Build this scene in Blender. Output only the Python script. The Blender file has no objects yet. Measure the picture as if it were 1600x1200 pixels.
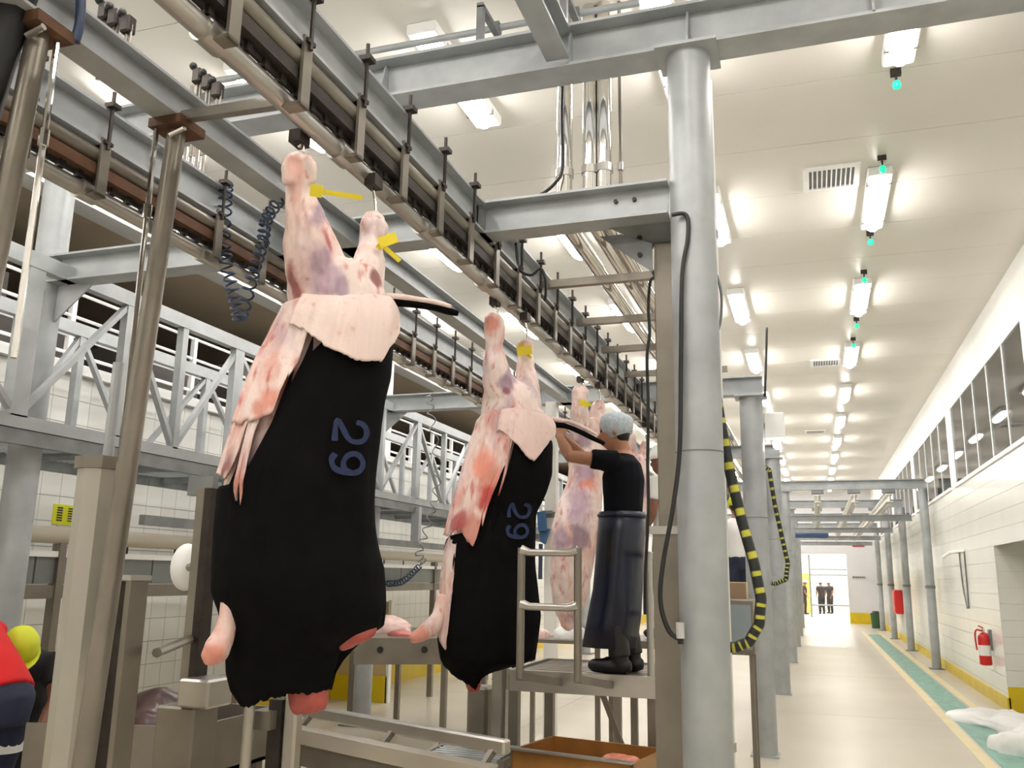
import bpy, bmesh, math, random
import numpy as np
from mathutils import Vector, Matrix, noise

random.seed(7)
S = bpy.context.scene
COL = S.collection

# ------------------------------------------------------------------ camera
YAW, PIT, ROL, FPX = 0.324626586, 0.213262391, 0.0164793018, 1387.7
CAM = Vector((0, 0, 1.6))
_cy, _sy, _cp, _sp = math.cos(YAW), math.sin(YAW), math.cos(PIT), math.sin(PIT)
FW = Vector((-_sy*_cp, _cy*_cp, _sp)); _r0 = Vector((_cy, _sy, 0)); _u0 = _r0.cross(FW)
RT = _r0*math.cos(ROL) + _u0*math.sin(ROL); UP = -_r0*math.sin(ROL) + _u0*math.cos(ROL)
cd = bpy.data.cameras.new('camera'); cam = bpy.data.objects.new('camera', cd); COL.objects.link(cam)
cd.sensor_width = 36; cd.lens = FPX/1600*36; cd.clip_start = 0.05; cd.clip_end = 200
m = Matrix((RT, UP, -FW)).transposed().to_4x4(); m.translation = CAM; cam.matrix_world = m
S.camera = cam

# ------------------------------------------------------------------ world, exposure
w = bpy.data.worlds.new('world'); S.world = w; w.use_nodes = True
w.node_tree.nodes['Background'].inputs[0].default_value = (0.9, 0.93, 1, 1)
w.node_tree.nodes['Background'].inputs[1].default_value = 0.02
S.view_settings.view_transform = 'Standard'; S.view_settings.look = 'None'
S.view_settings.gamma = 1; S.view_settings.use_curve_mapping = False
S.view_settings.exposure = 0.1
LAMP = 42.0
S.cycles.use_denoising = True
S.cycles.max_bounces = 7; S.cycles.diffuse_bounces = 4; S.cycles.sample_clamp_indirect = 6

# ------------------------------------------------------------------ photo geometry helpers
def ray(x, y): return FW + RT*((x-800)/FPX) + UP*(-(y-600)/FPX)
def P(x, y, X=None, Y=None, Z=None):
    d = ray(x, y)
    if X is not None: k = X/d.x
    elif Y is not None: k = Y/d.y
    else: k = (Z-CAM.z)/d.z
    return CAM + d*k

# ------------------------------------------------------------------ materials
def lin(c): return tuple((v/12.92 if v <= .04045 else ((v+.055)/1.055)**2.4) for v in [q/255 for q in c]) + (1,)
MT = {}
def mat(name, rgb, rough=.5, metal=0., var=.0, scale=8., bump=0., emit=0., spec=.5, stretch=None, coat=0.):
    if name in MT: return MT[name]
    M = bpy.data.materials.new(name); M.use_nodes = True; nt = M.node_tree; b = nt.nodes['Principled BSDF']
    c = lin(rgb); b.inputs['Base Color'].default_value = c
    b.inputs['Roughness'].default_value = rough; b.inputs['Metallic'].default_value = metal
    b.inputs['Specular IOR Level'].default_value = spec; b.inputs['Coat Weight'].default_value = coat
    if emit: b.inputs['Emission Color'].default_value = c; b.inputs['Emission Strength'].default_value = emit
    if var or bump:
        tc = nt.nodes.new('ShaderNodeTexCoord'); n = nt.nodes.new('ShaderNodeTexNoise'); n.inputs['Scale'].default_value = scale; n.inputs['Detail'].default_value = 5
        mp = nt.nodes.new('ShaderNodeMapping'); nt.links.new(tc.outputs['Object'], mp.inputs[0]); nt.links.new(mp.outputs[0], n.inputs['Vector'])
        if stretch: mp.inputs['Scale'].default_value = stretch
        if var:
            r = nt.nodes.new('ShaderNodeValToRGB'); e = r.color_ramp.elements
            e[0].position = .3; e[1].position = .7
            e[0].color = tuple(v*(1-var) for v in c[:3])+(1,); e[1].color = tuple(min(1, v*(1+var)) for v in c[:3])+(1,)
            nt.links.new(n.outputs[0], r.inputs[0]); nt.links.new(r.outputs[0], b.inputs['Base Color'])
        if bump:
            q = nt.nodes.new('ShaderNodeBump'); q.inputs['Strength'].default_value = bump; q.inputs['Distance'].default_value = .01
            nt.links.new(n.outputs[0], q.inputs['Height']); nt.links.new(q.outputs[0], b.inputs['Normal'])
    MT[name] = M; return M
def vmat(name, rough=.4, bump=.3, scale=30, spec=.5, sss=0):
    M = bpy.data.materials.new(name); M.use_nodes = True; nt = M.node_tree; b = nt.nodes['Principled BSDF']
    a = nt.nodes.new('ShaderNodeVertexColor'); a.layer_name = 'Col'; nt.links.new(a.outputs[0], b.inputs['Base Color'])
    b.inputs['Roughness'].default_value = rough; b.inputs['Specular IOR Level'].default_value = spec
    n = nt.nodes.new('ShaderNodeTexNoise'); n.inputs['Scale'].default_value = scale; n.inputs['Detail'].default_value = 6
    q = nt.nodes.new('ShaderNodeBump'); q.inputs['Strength'].default_value = bump; q.inputs['Distance'].default_value = .01
    nt.links.new(n.outputs[0], q.inputs['Height']); nt.links.new(q.outputs[0], b.inputs['Normal'])
    MT[name] = M; return M
galv = mat('galvanised', (166, 170, 172), .45, .2, .13, 5, .05)
galvd = mat('galvanised_dark', (124, 127, 128), .5, .25, .2, 6, .05)
steel = mat('stainless', (178, 174, 168), .3, .75, .12, 3, .03, stretch=(1, 1, .2))
steelm = mat('stainless_matt', (130, 123, 113), .38, .55, .16, 4, .04)
chrome = mat('chrome', (225, 222, 218), .1, 1.)
iron = mat('dark_iron', (58, 52, 48), .55, .5, .3, 12, .1)
rust = mat('rusty_channel', (96, 66, 46), .6, .3, .35, 9, .1)
paint = mat('white_paint', (228, 227, 222), .45, 0, .03, 3)
tile = mat('white_tile', (232, 232, 226), .22, 0, .03, 2)
grout = mat('grout', (150, 150, 146), .8)
ceilm = mat('ceiling_panel', (228, 224, 215), .36, 0, .025, 1.2)
floorm = mat('floor_resin', (200, 191, 174), .3, 0, .06, .8, .02)
yel = mat('yellow_paint', (214, 186, 20), .4, 0, .08, 3)
cream = mat('cream_line', (228, 212, 168), .4, 0, .06, 3)
teal = mat('teal_paint', (120, 166, 152), .4, 0, .2, 5, stretch=(2, .5, 1))
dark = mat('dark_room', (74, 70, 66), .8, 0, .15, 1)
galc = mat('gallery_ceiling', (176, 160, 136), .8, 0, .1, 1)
lampm = mat('lamp_diffuser', (255, 251, 246), .4, emit=LAMP)
farfill = mat('far_fill_glow', (255, 252, 246), .4, emit=LAMP*3)  # fill glow for the far room
groutl = mat('pale_grout', (206, 205, 200), .7)
green = mat('green_ghost', (30, 220, 150), .3, emit=1.2)  # glow of the lens ghost dots
blackr = mat('black_rubber', (24, 24, 25), .45, 0, .2, 10)
blueh = mat('blue_hose', (44, 62, 92), .4, 0, .2, 10)
greyp = mat('grey_plastic', (196, 196, 192), .5)
redp = mat('red_paint', (196, 28, 26), .35)
white = mat('white_plastic', (240, 240, 238), .4, 0, .03, 4)
hidem = mat('black_hide', (10, 9, 10), .8, 0, .35, 14, .3, spec=.08)
bluemark = mat('blue_marking', (16, 32, 70), .75, 0, .4, 60)
bloodm = mat('blood', (120, 30, 18), .25, 0, .35, 6)
amber = mat('amber_wet', (150, 104, 52), .3, 0, .25, 4)
tagm = mat('yellow_tag', (226, 206, 40), .5)
flesh = vmat('flesh', .42, .25, 22)
fat = vmat('hide_inside', .5, .2, 26)
skin = mat('skin', (168, 118, 92), .5, 0, .06, 20)
skind = mat('skin_dark', (126, 82, 62), .5, 0, .06, 20)
shirtn = mat('navy_shirt', (9, 10, 17), .9, 0, .2, 20, .1, spec=.15)
apronm = mat('navy_apron', (20, 25, 46), .32, 0, .3, 6, .35)
trous = mat('navy_trousers', (36, 42, 66), .8, 0, .2, 16, .1)
redsh = mat('red_shirt', (206, 16, 20), .8, 0, .08, 10, .1)
blacks = mat('black_shirt', (22, 22, 26), .85, 0, .2, 16)
lime = mat('lime_cap', (206, 212, 36), .6, 0, .06, 10)
netm = mat('hair_net', (178, 188, 196), .75, 0, .18, 60, .3)
hairm = mat('hair', (26, 22, 20), .6)
eyem = mat('eye_dark', (20, 16, 14), .3)

def glassm():
    M = bpy.data.materials.new('window_glass'); M.use_nodes = True; nt = M.node_tree; nt.nodes.clear()
    o = nt.nodes.new('ShaderNodeOutputMaterial'); mx = nt.nodes.new('ShaderNodeMixShader'); t = nt.nodes.new('ShaderNodeBsdfTransparent'); g = nt.nodes.new('ShaderNodeBsdfGlossy')
    f = nt.nodes.new('ShaderNodeFresnel'); f.inputs[0].default_value = 2.0; t.inputs[0].default_value = (.74, .8, .86, 1); g.inputs['Roughness'].default_value = .02
    nt.links.new(f.outputs[0], mx.inputs[0]); nt.links.new(t.outputs[0], mx.inputs[1]); nt.links.new(g.outputs[0], mx.inputs[2]); nt.links.new(mx.outputs[0], o.inputs[0])
    return M
glass = glassm()
def stripem(name, c1, c2, scale):
    M = bpy.data.materials.new(name); M.use_nodes = True; nt = M.node_tree; b = nt.nodes['Principled BSDF']; b.inputs['Roughness'].default_value = .5
    a = nt.nodes.new('ShaderNodeVertexColor'); a.layer_name = 'Col'; nt.links.new(a.outputs[0], b.inputs['Base Color']); return M
hosem = stripem('striped_hose', 0, 0, 0)

# ------------------------------------------------------------------ mesh helpers
ORG = {}
def frame(d, up=None):
    d = d.normalized(); u = Vector(up) if up is not None else Vector((0, 0, 1))
    if abs(d.dot(u)) > .98: u = Vector((0, 1, 0))
    s = d.cross(u).normalized(); return s, s.cross(d).normalized()
class MB:
    def __init__(s): s.v = []; s.f = []
    def add(s, vs, fs):
        o = len(s.v); s.v += [Vector(v) for v in vs]; s.f += [tuple(i+o for i in f) for f in fs]; return s
    def box(s, x0, x1, y0, y1, z0, z1):
        return s.add([(x0,y0,z0),(x1,y0,z0),(x1,y1,z0),(x0,y1,z0),(x0,y0,z1),(x1,y0,z1),(x1,y1,z1),(x0,y1,z1)],
                     [(0,3,2,1),(4,5,6,7),(0,1,5,4),(1,2,6,5),(2,3,7,6),(3,0,4,7)])
    def cbox(s, c, sx, sy, sz): return s.box(c[0]-sx/2, c[0]+sx/2, c[1]-sy/2, c[1]+sy/2, c[2]-sz/2, c[2]+sz/2)
    def bar(s, p, q, w, h, up=None):
        p, q = Vector(p), Vector(q); a, b = frame(q-p, up); a *= w/2; b *= h/2
        return s.add([p-a-b, p+a-b, p+a+b, p-a+b, q-a-b, q+a-b, q+a+b, q-a+b], [(0,3,2,1),(4,5,6,7),(0,1,5,4),(1,2,6,5),(2,3,7,6),(3,0,4,7)][:6])
    def ibeam(s, p, q, h, w, tf=.014, tw=.01):
        p, q = Vector(p), Vector(q); z = Vector((0, 0, 1))
        s.bar(p+z*(h/2-tf/2), q+z*(h/2-tf/2), w, tf); s.bar(p-z*(h/2-tf/2), q-z*(h/2-tf/2), w, tf); s.bar(p, q, tw, h-2*tf); return s
    def tube(s, pts, r, n=10, cap=True):
        pts = [Vector(p) for p in pts]; N = len(pts); rs = r if isinstance(r, (list, tuple)) else [r]*N
        a = None; rings = []
        for i, p in enumerate(pts):
            d = (pts[min(i+1, N-1)]-pts[max(i-1, 0)])
            if d.length < 1e-9: d = Vector((0, 0, 1))
            d.normalize()
            if a is None: a, _ = frame(d)
            else:
                a = a - d*a.dot(d)
                if a.length < 1e-6: a, _ = frame(d)
                a.normalize()
            b = d.cross(a)
            rings.append([p+(a*math.cos(t)+b*math.sin(t))*rs[i] for t in [2*math.pi*k/n for k in range(n)]])
        return s.rings(rings, cap)
    def rings(s, rings, cap=True):
        n = len(rings[0]); vs = [v for r in rings for v in r]; fs = []
        for i in range(len(rings)-1):
            for k in range(n):
                j = (k+1) % n; fs.append((i*n+k, i*n+j, (i+1)*n+j, (i+1)*n+k))
        if cap: fs.append(tuple(range(n))[::-1]); fs.append(tuple(range((len(rings)-1)*n, len(rings)*n)))
        return s.add(vs, fs)
    def ell(s, pts, side, ra, rb, n=16, cap=True):
        pts = [Vector(p) for p in pts]; side = Vector(side); N = len(pts); R = []
        for i, p in enumerate(pts):
            d = (pts[min(i+1, N-1)]-pts[max(i-1, 0)]).normalized(); a = (side-d*side.dot(d)).normalized(); b = d.cross(a)
            R.append([p+a*ra[i]*math.cos(t)+b*rb[i]*math.sin(t) for t in [2*math.pi*k/n for k in range(n)]])
        return s.rings(R, cap)
    def ball(s, c, r, n=12, m=8, sc=(1, 1, 1)):
        c = Vector(c); R = []
        for i in range(m+1):
            th = math.pi*(.02+.96*i/m); R.append([c+Vector((sc[0]*r*math.sin(th)*math.cos(t), sc[1]*r*math.sin(th)*math.sin(t), sc[2]*r*math.cos(th))) for t in [-2*math.pi*k/n for k in range(n)]])
        return s.rings(R)
    def lathe(s, prof, c, n=20):
        c = Vector(c); return s.rings([[c+Vector((r*math.cos(t), r*math.sin(t), z)) for t in [2*math.pi*k/n for k in range(n)]] for r, z in prof])
    def prism(s, poly, off):
        poly = [Vector(p) for p in poly]; off = Vector(off); n = len(poly)
        return s.add(poly+[p+off for p in poly], [tuple(range(n))[::-1], tuple(range(n, 2*n))]+[(k, (k+1) % n, n+(k+1) % n, n+k) for k in range(n)])
    def build(s, name, mt, parent=None, smooth=False, bevel=0., org=None):
        me = bpy.data.meshes.new(name)
        if parent is not None: o0 = ORG[parent.name]
        elif org is not None: o0 = Vector(org)
        else:
            xs = [v.x for v in s.v]; ys = [v.y for v in s.v]; o0 = Vector(((min(xs)+max(xs))/2, (min(ys)+max(ys))/2, min(v.z for v in s.v)))
        me.from_pydata([v-o0 for v in s.v], [], s.f); me.update()
        bm = bmesh.new(); bm.from_mesh(me); bmesh.ops.recalc_face_normals(bm, faces=bm.faces); bm.to_mesh(me); bm.free()
        if smooth is True: me.polygons.foreach_set('use_smooth', [True]*len(me.polygons))
        elif smooth:
            me.polygons.foreach_set('use_smooth', [True]*len(me.polygons)); me.set_sharp_from_angle(angle=math.radians(smooth))
        if isinstance(mt, str): mt = MT[mt]
        me.materials.append(mt)
        o = bpy.data.objects.new(name, me); COL.objects.link(o)
        if parent is not None: o.parent = parent; ORG[o.name] = ORG[parent.name]
        else: o.location = o0; ORG[o.name] = o0
        if bevel:
            b = o.modifiers.new('bevel', 'BEVEL'); b.width = bevel; b.segments = 1; b.limit_method = 'ANGLE'
        return o
def tag(o, label=None, cat=None, group=None, kind=None):
    if label: o['label'] = label
    if cat: o['category'] = cat
    if group: o['group'] = group
    if kind: o['kind'] = kind
    return o
def thing(name, label, cat, loc, group=None, kind=None):
    o = bpy.data.objects.new(name, None); COL.objects.link(o); o.location = loc; o.empty_display_size = .1; ORG[o.name] = Vector(loc)
    return tag(o, label, cat, group, kind)
def structure(name, loc=(0, 0, 0)):
    o = bpy.data.objects.new(name, None); COL.objects.link(o); o.location = loc; ORG[o.name] = Vector(loc); o['kind'] = 'structure'; return o
def dup(o, loc=None, parent=None, label=None):
    c = o.copy(); COL.objects.link(c)
    if parent is not None: c.parent = parent
    if loc is not None: c.location = loc
    if label: c['label'] = label
    for ch in o.children: dup(ch, None, c)
    return c
def link_copy(name, me, parent, loc):
    o = bpy.data.objects.new(name, me); COL.objects.link(o); o.parent = parent; o.location = Vector(loc)-ORG[parent.name]; return o
def spline(pts, k=8):
    pts = [Vector(p) for p in pts]; out = []; N = len(pts)
    for i in range(N-1):
        p0, p1, p2, p3 = pts[max(i-1, 0)], pts[i], pts[i+1], pts[min(i+2, N-1)]
        for j in range(k):
            t = j/k; out.append(.5*((2*p1)+(p2-p0)*t+(2*p0-5*p1+4*p2-p3)*t*t+(3*p1-p0-3*p2+p3)*t**3))
    return out+[pts[-1]]
def helix(path, r, turns, k=10):
    path = spline(path, 12); N = turns*k; out = []
    for i in range(N+1):
        f = i/N*(len(path)-1); a = int(min(f, len(path)-2)); p = path[a].lerp(path[a+1], f-a); d = path[a+1]-path[a]; s, u = frame(d)
        t = 2*math.pi*i/k; out.append(p+s*r*math.cos(t)+u*r*math.sin(t))
    return out
def remesh(o, vox, it=6, fac=.5):
    r = o.modifiers.new('r', 'REMESH'); r.mode = 'VOXEL'; r.voxel_size = vox; r.use_smooth_shade = True
    if it: s = o.modifiers.new('s', 'SMOOTH'); s.iterations = it; s.factor = fac
    dg = bpy.context.evaluated_depsgraph_get(); me = bpy.data.meshes.new_from_object(o.evaluated_get(dg)); old = o.data
    o.modifiers.clear(); me.name = o.name; o.data = me
    if not me.materials: me.materials.append(old.materials[0])
    me.polygons.foreach_set('use_smooth', [True]*len(me.polygons)); return o
def paintv(o, fn):
    me = o.data; a = me.color_attributes.new('Col', 'FLOAT_COLOR', 'POINT'); off = ORG[o.name]
    buf = []
    for v in me.vertices:
        c = fn(v.co+off); buf += [c[0], c[1], c[2], 1]
    a.data.foreach_set('color', buf)
ORD = ['nearest', 'second nearest', 'third nearest', 'fourth', 'fifth', 'sixth', 'seventh', 'eighth', 'ninth', 'tenth', 'eleventh', 'twelfth', 'thirteenth', 'fourteenth']

# ------------------------------------------------------------------ the setting
XL, XR, CE, YB, YF = -6.1, 2.3, 5.15, -2.6, 38.5
CY = [4.37, 9.17, 14.05, 19.4, 24.2, 29.0, 33.8]

fl = structure('floor')
MB().box(-11, 5, YB, 62, -.2, -.004).build('screed', grout, fl)
edges = [YB, 2.2, 7.2, 12.2, 17.1, 22, 27, 32, 38.5, 50, 62]
for i in range(len(edges)-1):
    for a, b in ((XL-.2, -3.1), (-3.094, 3.6)):
        MB().box(a, b, edges[i]+.004, edges[i+1]-.004, -.03, 0).build('slab', floorm, fl)
tr = structure('trim_1')
MB().box(1.50, 1.84, 2, 31, 0, .003).build('walkway_stripe', teal, tr)
MB().box(1.36, 1.47, 2, 33, 0, .003).build('border_line', cream, tr)
MB().box(1.87, 1.98, 2, 33, 0, .003).build('border_line', cream, tr)

ce = structure('ceiling')
MB().box(-11, 5.5, YB-.2, 62, CE+.012, CE+.2).build('backing', grout, ce)
y = YB
pb = None
pitch = .98
while y < 38.5:
    for a, b in ((XL-.1, -2.9), (-2.894, XR)):
        MB().box(a, b, y+.003, min(y+pitch, 38.5)-.003, CE, CE+.05).build('panel', ceilm, ce)
    y += pitch

# right wall: tiled courses below, window band, plain band above, niche
wr = structure('wall_right')
NY0, NY1, NZ = 10.7, 13.5, 2.15
MB().box(XR+.006, XR+.2, YB, NY0, 0, 3.15).box(XR+.006, XR+.2, NY1, YF, 0, 3.15).box(XR+.006, XR+.2, NY0, NY1, NZ, 3.15).build('core', groutl, wr)
CH = .21
z = 0.0; k = 0
while z < 3.14:
    h = min(CH, 3.15-z)
    segs = [(YB, NY0), (NY1, YF)] if z+h <= NZ+.02 else [(YB, YF)]
    for a, b in segs:
        MB().box(XR, XR+.014, a, b, z+.002, z+h-.002).build('tile_course', tile, wr)
    z += CH
MB().box(XR, XR+.2, YB, YF, 4.5, CE).build('upper_band', paint, wr)
# niche inside
MB().box(XR+.2, XR+1.3, NY1, NY1+.15, .0, NZ).box(XR+1.2, XR+1.35, NY0-.2, NY1+.1, 0, NZ).box(XR+.2, XR+1.3, NY0-.15, NY0, 0, NZ).box(XR+.012, XR+1.3, NY0-.1, NY1+.1, NZ, NZ+.1).build('niche_core', groutl, wr)
z = .3
while z < NZ-.02:
    h = min(CH, NZ-z)
    MB().box(XR, XR+1.2, NY1-.012, NY1+.01, z+.002, z+h-.002).build('tile_course', tile, wr)
    MB().box(XR+1.19, XR+1.21, NY0, NY1, z+.002, z+h-.002).build('tile_course', tile, wr)
    z += CH
MB().box(XR+.35, XR+1.0, NY1-.2, NY1-.01, 1.78, 1.82).build('shelf', white, wr)
bb = structure('baseboard_right')
MB().box(XR-.02, XR+.02, YB, NY0, 0, .17).box(XR-.02, XR+.02, NY1-.03, YF, 0, .17).build('skirting', yel, bb)
MB().box(XR, XR+1.2, NY1-.03, NY1, 0, .3).build('skirting', yel, bb)

# window band in the right wall
bays = [(4.6, 10.2), (10.7, 16.25), (16.75, 22.3), (22.8, 28.35), (28.85, 34.4)]
for a, b in zip([YB]+[q[1] for q in bays], [q[0] for q in bays]+[YF]):
    MB().box(XR, XR+.2, a, b, 3.15, 4.5).build('window_pier', paint, wr)
for i, (a, b) in enumerate(bays):
    wn = structure('window_%d' % (i+1), (XR, (a+b)/2, 3.15))
    MB().box(XR-.03, XR+.08, a, b, 3.15, 3.2).box(XR-.0, XR+.06, a, b, 4.46, 4.5).box(XR, XR+.06, a, a+.04, 3.2, 4.46).box(XR, XR+.06, b-.04, b, 3.2, 4.46).build('window_frame', white, wn)
    n = 5; st = (b-a-.1)/n
    for k in range(n):
        y0 = a+.05+k*st
        MB().box(XR+.012, XR+.018, y0+.01, y0+st-.01, 3.2, 4.46).build('pane', glass, wn)
        if k: MB().box(XR+.004, XR+.04, y0-.02, y0+.02, 3.2, 4.46).build('mullion', white, wn)
rm = structure('wall_beyond_windows')
MB().box(5.2, 5.3, YB, YF, 2.5, 5.2).box(2.5, 5.3, YB, YF, 3.0, 3.1).box(2.5, 5.3, YF-.1, YF, 3, 5.2).build('back_room', mat('room_grey', (196, 206, 214), .8), rm)

# left wall: single tiles
wl = structure('wall_left')
TZ = 3.3
MB().box(XL-.25, XL-.012, YB, YF, 0, TZ).build('core', grout, wl)
TS = .212
tm = MB().box(0, .012, .0025, TS-.0025, .0025, TS-.0025)
tme = bpy.data.meshes.new('tile'); tme.from_pydata(tm.v, [], tm.f); tme.materials.append(tile)
cand = []
iy = 0
rest = MB()
for iy in range(int((YF-2.0)/TS)):
    for iz in range(int((TZ-.3)/TS)+1):
        yy = 2.0+iy*TS; zz = .3+iz*TS
        if zz+TS > TZ+.05: continue
        cand.append((abs((yy-6.6)*.8)+abs(zz-2.4)*.9 if 5.2 < yy < 11.5 else 99+yy, yy, zz))
cand.sort()
for _, yy, zz in cand[:300]: link_copy('tile', tme, wl, (XL-.012, yy, zz))
for _, yy, zz in cand[300:]: rest.box(XL-.012, XL, yy+.0025, yy+TS-.0025, zz+.0025, zz+TS-.0025)
tag(rest.build('tiling', tile, wl), kind='stuff')
MB().box(XL-.012, XL+.0, YB, 2.0, .3, TZ).build('plain_facing', tile, wl)
MB().box(XL-.25, XL+.08, YB, YF, TZ-.03, TZ+.06).build('ledge', white, wl)
for a, b in ((YB, 5.1), (11.1, 12.3), (18.5, 19.7), (26, YF)):
    MB().box(XL-.25, XL, a, b, TZ+.06, CE).build('wall_pier', paint, wl)
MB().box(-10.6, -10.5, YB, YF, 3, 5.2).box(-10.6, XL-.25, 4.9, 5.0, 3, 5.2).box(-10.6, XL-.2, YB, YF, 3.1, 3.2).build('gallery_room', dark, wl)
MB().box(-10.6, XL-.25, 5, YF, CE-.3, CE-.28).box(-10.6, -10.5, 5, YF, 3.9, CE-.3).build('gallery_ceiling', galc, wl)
for a, b in ((5.1, 11.1), (12.3, 18.5), (19.7, 26)): MB().box(XL-.25, XL, a, b, 4.84, CE).build('header', paint, wl)
bl = structure('baseboard_left')
MB().box(XL-.01, XL+.03, YB, YF, 0, .3).build('skirting', yel, bl)
# gallery railing in the wall openings
for i, (a, b, nm) in enumerate(((5.12, 11.08, 'nearest gallery opening'), (12.32, 18.48, 'second gallery opening'), (19.72, 26, 'farthest gallery opening'))):
    g = thing('gallery_railing', 'white metal grid railing above the tiled left wall in the %s' % nm, 'railing', (XL-.1, (a+b)/2, TZ+.06), 'gallery railings')
    n = int((b-a)/.82)
    for k in range(n+1):
        yy = a+.05+(b-a-.1)*k/n; MB().box(XL-.12, XL-.07, yy-.025, yy+.025, TZ+.06, 4.05).build('post', white, g)
    for zz in (3.48, 3.64, 3.82, 4.04): MB().tube([(XL-.095, a, zz), (XL-.095, b, zz)], .016, 6).build('rail', white, g)
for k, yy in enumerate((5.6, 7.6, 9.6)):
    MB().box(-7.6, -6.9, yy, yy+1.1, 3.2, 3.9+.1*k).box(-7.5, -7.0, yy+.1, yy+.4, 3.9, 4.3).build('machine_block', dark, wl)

# back wall and far end wall
wb = structure('wall_back'); MB().box(-11, 5.5, YB-.2, YB, 0, CE+.2).build('wall_face', paint, wb)
wf = structure('wall_far')
OX0, OX1, OZ = -.74, 1.25, 2.7
fwm = mat('far_wall_paint', (216, 216, 220), .5, 0, .03, 2)
MB().box(-11, OX0, YF, YF+.25, 0, CE).build('wall_face', fwm, wf)
MB().box(OX1, XR+.2, YF, YF+.25, 0, CE).build('wall_face', fwm, wf)
MB().box(OX0, OX1, YF, YF+.25, OZ, CE).build('lintel', fwm, wf)
MB().box(-3, OX0, YF-.03, YF, 0, .42).build('skirting', yel, wf); MB().box(OX1, XR, YF-.03, YF, 0, .42).build('skirting', yel, wf)
fr = structure('wall_beyond_opening')
MB().box(-3, 4, 56, 56.2, 0, 5).box(-3.1, -3, YF+.25, 56, 0, 5).box(4, 4.1, YF+.25, 56, 0, 5).build('bright_room', paint, fr)
MB().box(-.95, -.25, 49.9, 50, 0.0, 2.0).build('yellow_board', mat('yellow_board', (232, 208, 90), .6), fr)

# ------------------------------------------------------------------ ceiling lamps
def make_lamp():
    t = thing('ceiling_lamp', 'x', 'lamp', (0, 0, CE))
    MB().box(-.105, .105, -.66, .66, CE-.08, CE).build('tray', white, t, bevel=.01)  # tray made wide to keep the lamp's light off the ceiling
    R = []
    for i in range(9):
        yy = -.62*math.cos(math.pi*i/8); e = 1.22*min(1, (1-abs(yy/.622)**8)**.5)
        R.append([Vector((.062*e*math.cos(a), yy, CE-.09+.055*e*math.sin(a))) for a in [2*math.pi*k/10 for k in range(10)]])
    MB().rings(R).build('diffuser', lampm, t, smooth=True)
    for sy in (-.45, .45): MB().box(-.108, .108, sy-.012, sy+.012, CE-.09, CE-.05).build('clip', chrome, t)
    return t
ROWS = [(.73, 'over the open corridor'), (-.75, 'beside the round columns'), (-2.26, 'just left of the main carcass rail'), (-3.69, 'over the left working area'), (-5.2, 'along the tiled left wall')]
LY = [-.72, 2.33]+[5.38+3.07*k for k in range(11)]
proto = None
for rx, rn in ROWS:
    for k, yy in enumerate(LY):
        if k < 2: lab = 'lit tubular lamp above the camera position %s' % rn if k else 'lit tubular lamp behind the camera %s' % rn
        else: lab = 'lit tubular ceiling lamp %s, %s in view' % (rn, ORD[k-2])
        if proto is None: proto = make_lamp(); proto.location = (rx, yy, CE); o = proto
        else: o = dup(proto, (rx, yy, CE))
        o['label'] = lab; o['group'] = 'tubular lamps in rows under the ceiling'
for k, yy in enumerate((43, 47, 51)):  # unseen lamps, added to brighten the far room
    for q, xx in enumerate((-1, .3, 1.6)):
        o = thing('far_fill_lamp', 'added fill lamp in the room behind the far opening, %s row, %s' % (['front', 'middle', 'rear'][k], ['left', 'centre', 'right'][q]), 'lamp', (xx, yy, CE-.2), 'added fill lamps in the far room')
        MB().box(xx-.5, xx+.5, yy-.25, yy+.25, CE-.12, CE).build('housing', greyp, o); MB().box(xx-.46, xx+.46, yy-.22, yy+.22, CE-.14, CE-.12).build('diffuser', farfill, o)
gl = None
for k, yy in enumerate((6.22, 7.6, 9.35, 10.6, 12.6, 13.7)):  # glowing green dots stand for lens ghosts, no lamps hang here
    if gl is None:
        gl = thing('lens_ghost_dot', 'x', 'lamp', (0, 0, CE)); MB().box(-.035, .035, -.02, .02, CE-.05, CE).tube([(0, 0, CE-.05), (0, 0, CE-.09)], .008, 6).build('bracket', iron, gl)
        MB().lathe([(.005, -.155), (.024, -.145), (.03, -.12), (.02, -.095), (.005, -.085)], (0, 0, CE), 12).build('ghost_glow', green, gl, smooth=True); o = gl; o.location = (.73, yy, CE)
    else: o = dup(gl, (.73, yy, CE))
    o['label'] = 'small green glow standing for a lens ghost in the corridor lamp row, %s to the camera' % ['nearest', 'second', 'third', 'fourth', 'fifth', 'sixth'][k]; o['group'] = 'green lens ghost dots'
# ceiling vents
for k, (vx, vy, lb) in enumerate(((.33, 7.9, 'square white ceiling vent with slats, the larger one nearer the camera'), (.36, 15.2, 'white slatted ceiling vent farther down the corridor'), (.2, 22.5, 'faint ceiling vent farthest down the corridor'))):
    v = thing('ceiling_vent', lb, 'vent', (vx, vy, CE), 'ceiling vents')
    MB().box(vx-.24, vx+.24, vy-.24, vy-.19, CE-.02, CE).box(vx-.24, vx+.24, vy+.19, vy+.24, CE-.02, CE).box(vx-.24, vx-.19, vy-.19, vy+.19, CE-.02, CE).box(vx+.19, vx+.24, vy-.19, vy+.19, CE-.02, CE).build('frame', white, v)
    MB().box(vx-.19, vx+.19, vy-.19, vy+.19, CE-.004, CE).build('backing', galvd, v)
    for q in range(9): MB().bar((vx-.16+.04*q, vy-.19, CE-.012), (vx-.16+.04*q, vy+.19, CE-.012), .012, .016).build('slat', white, v)

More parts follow.
